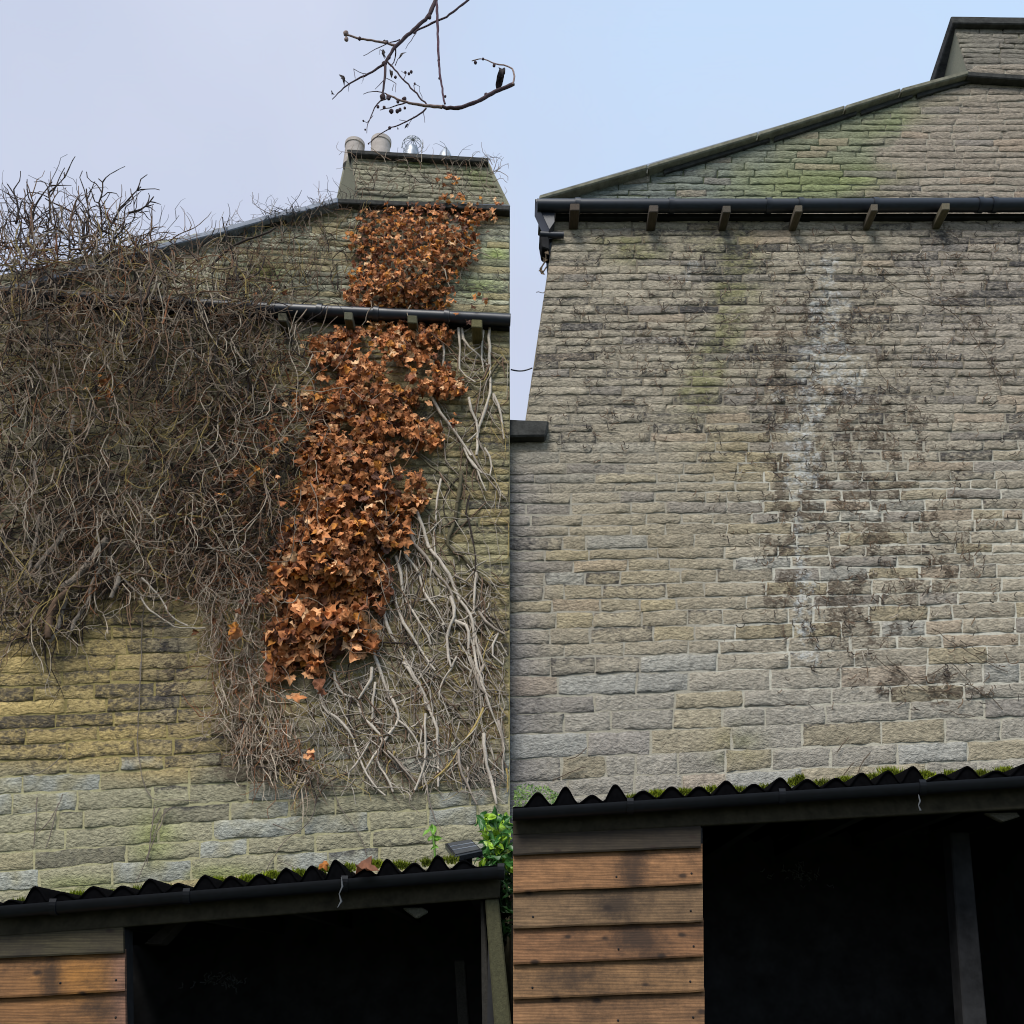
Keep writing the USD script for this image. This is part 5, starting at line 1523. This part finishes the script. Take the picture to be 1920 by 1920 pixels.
# solar lamp
lamp = thing('solar_lamp', P(880, 1620, 4.9), 'black solar lamp with tilted rectangular panel standing on the left shed roof', 'solar lamp')
YP = 4.75
c4 = np.stack([P(833, 1580, YP), P(858, 1604, YP - .03), P(906, 1592, YP + .10), P(883, 1573, YP + .12)])
c4 = np.stack([P(852, 1605, YP - .06), P(905, 1594, YP - .02), P(884, 1573, YP + .14), P(834, 1581, YP + .10)])
nn = np.cross(c4[1] - c4[0], c4[3] - c4[0])
nn /= np.linalg.norm(nn)
b = MB()
bevel_box(b, np.vstack([c4, c4 - nn * 0.03]), 0.004)
panel = put(lamp, 'panel', b, M_SOLAR, smooth=False)
cen = c4.mean(0)
b = MB()
inn = cen + (c4 - cen) * 0.86 + nn * 0.003
hexa(b, np.vstack([inn, inn - nn * 0.002]))
put(panel, 'solar_cell', b, M_SOLARGREY, smooth=False)
b = MB()
for t in (0.34, 0.66):
    a0, a1 = inn[0] * (1 - t) + inn[3] * t, inn[1] * (1 - t) + inn[2] * t
    tube(b, np.array([a0, a1]) + nn * .001, 0.0018, 4)
put(panel, 'cell_line', b, M_METAL)
b = MB()
tube(b, np.array([cen - nn * .03, P(878, 1604, YP + .05), P(880, 1630, YP + .08)]), 0.018, 10)
put(lamp, 'stand', b, M_SOLAR, smooth=40)
b = MB()
hexa(b, np.vstack([P(np.array([893, 906, 905, 892]), np.array([1603, 1608, 1598, 1596]), YP + .08), P(np.array([893, 906, 905, 892]), np.array([1603, 1608, 1598, 1596]), YP + .08) + [0, .06, 0]]))
put(lamp, 'lamp_head', b, M_SOLAR, smooth=False)
# fallen leaf in the gutter
fl = leaf_mesh(rg, P(687, 1629, YS - .17), 40 / scale_at(1629, YS - .17), (0.1, -0.5, 0.85), 1.5, srgb(120, 78, 56), 0.1, LOBES, False)
put('/World', 'fallen_leaf', fl, M_LEAF, label='large fallen brown leaf lying in the gutter of the left shed', cat='leaf')
fl = leaf_mesh(rg, P(608, 1622, YS - .05), 22 / scale_at(1622, YS), (0.1, -0.8, 0.4), 0.5, srgb(176, 110, 50), 0.2, LOBES, False)
put('/World', 'fallen_leaf', fl, M_LEAF, label='small orange leaf caught between two roof corrugations of the left shed', cat='leaf')


def moss(label, spots, Y):
    b = MB()
    for cx, cy, w, n, bright in spots:
        for k in range(n):
            x = cx + rg.normal(0, w)
            y = cy + abs(rg.normal(0, 4)) - 2
            p = P(x, y + 6, Y)
            hgt = rg.uniform(0.010, 0.03)
            col = mixc(srgb(96, 104, 40), srgb(168, 184, 46), np.array([bright * rg.random()]))[0]
            a = rg.uniform(0, 6.28)
            d = np.array([math.cos(a), math.sin(a), 0]) * 0.004
            tip = p + [rg.normal(0, .008), rg.normal(0, .008), hgt]
            b.add([p - d, p + d, tip], [[0, 1, 2]], col)
            b.add([p - d[[1, 0, 2]], p + d[[1, 0, 2]], tip], [[0, 1, 2]], col * .8)
    put('/World', 'moss', b, M_MOSS, smooth=False, label=label, cat='moss', kind='stuff')


moss('yellow green moss between the corrugations of the left shed roof', [(145, 1675, 9, 260, 1), (95, 1680, 7, 90, .4), (202, 1672, 9, 140, .5), (305, 1660, 8, 90, .3), (408, 1648, 8, 240, 1), (462, 1644, 8, 220, 1), (511, 1637, 7, 220, .9), (562, 1633, 6, 160, .7), (607, 1626, 7, 120, .7), (655, 1622, 6, 120, .6), (705, 1616, 8, 260, .9), (750, 1618, 10, 200, .6), (800, 1612, 6, 110, .4), (845, 1608, 8, 90, .4), (255, 1664, 6, 60, .3), (38, 1686, 8, 60, .2)], 4.42)
moss('olive green moss along the corrugations of the right shed roof', [(1235, 1484, 9, 240, 1), (1185, 1490, 8, 60, .3), (1285, 1481, 8, 180, .6), (1338, 1476, 8, 140, .6), (1388, 1476, 9, 110, .3), (1438, 1472, 7, 70, .3), (1492, 1462, 8, 260, .5), (1500, 1455, 4, 90, .3), (1540, 1464, 9, 160, .4), (1590, 1458, 9, 240, .7), (1640, 1453, 9, 200, .5), (1668, 1441, 8, 120, .7), (1690, 1448, 8, 160, .5), (1732, 1448, 9, 260, .8), (1790, 1447, 10, 220, .8), (1838, 1446, 9, 160, .5), (1885, 1440, 9, 190, .7)], 4.42)
fern = thing('green_creeper', P(1005, 1500, 4.8), 'low clump of small green leaves at the left end of the right shed roof', 'plant')
gm = []
for k in range(430):
    x = rg.uniform(964, 1056)
    top = np.interp(x, [964, 985, 1020, 1058], [1476, 1470, 1472, 1496])
    y = rg.uniform(top, 1512)
    Yp = rg.uniform(4.5, 4.9)
    gm.append((1, leaf_mesh(rg, P(x, y, Yp), rg.uniform(5, 10) / scale_at(y, Yp), (rg.normal(0, .6), -1, rg.normal(.5, .5)), rg.uniform(0, 6.28), mixc(srgb(70, 108, 52), srgb(140, 166, 84), np.array([rg.random()]))[0], 0.2, LAUREL[::2], False)))
finish(fern, 'leaf', 'leaves', gm, most=120, mat=M_GREEN)
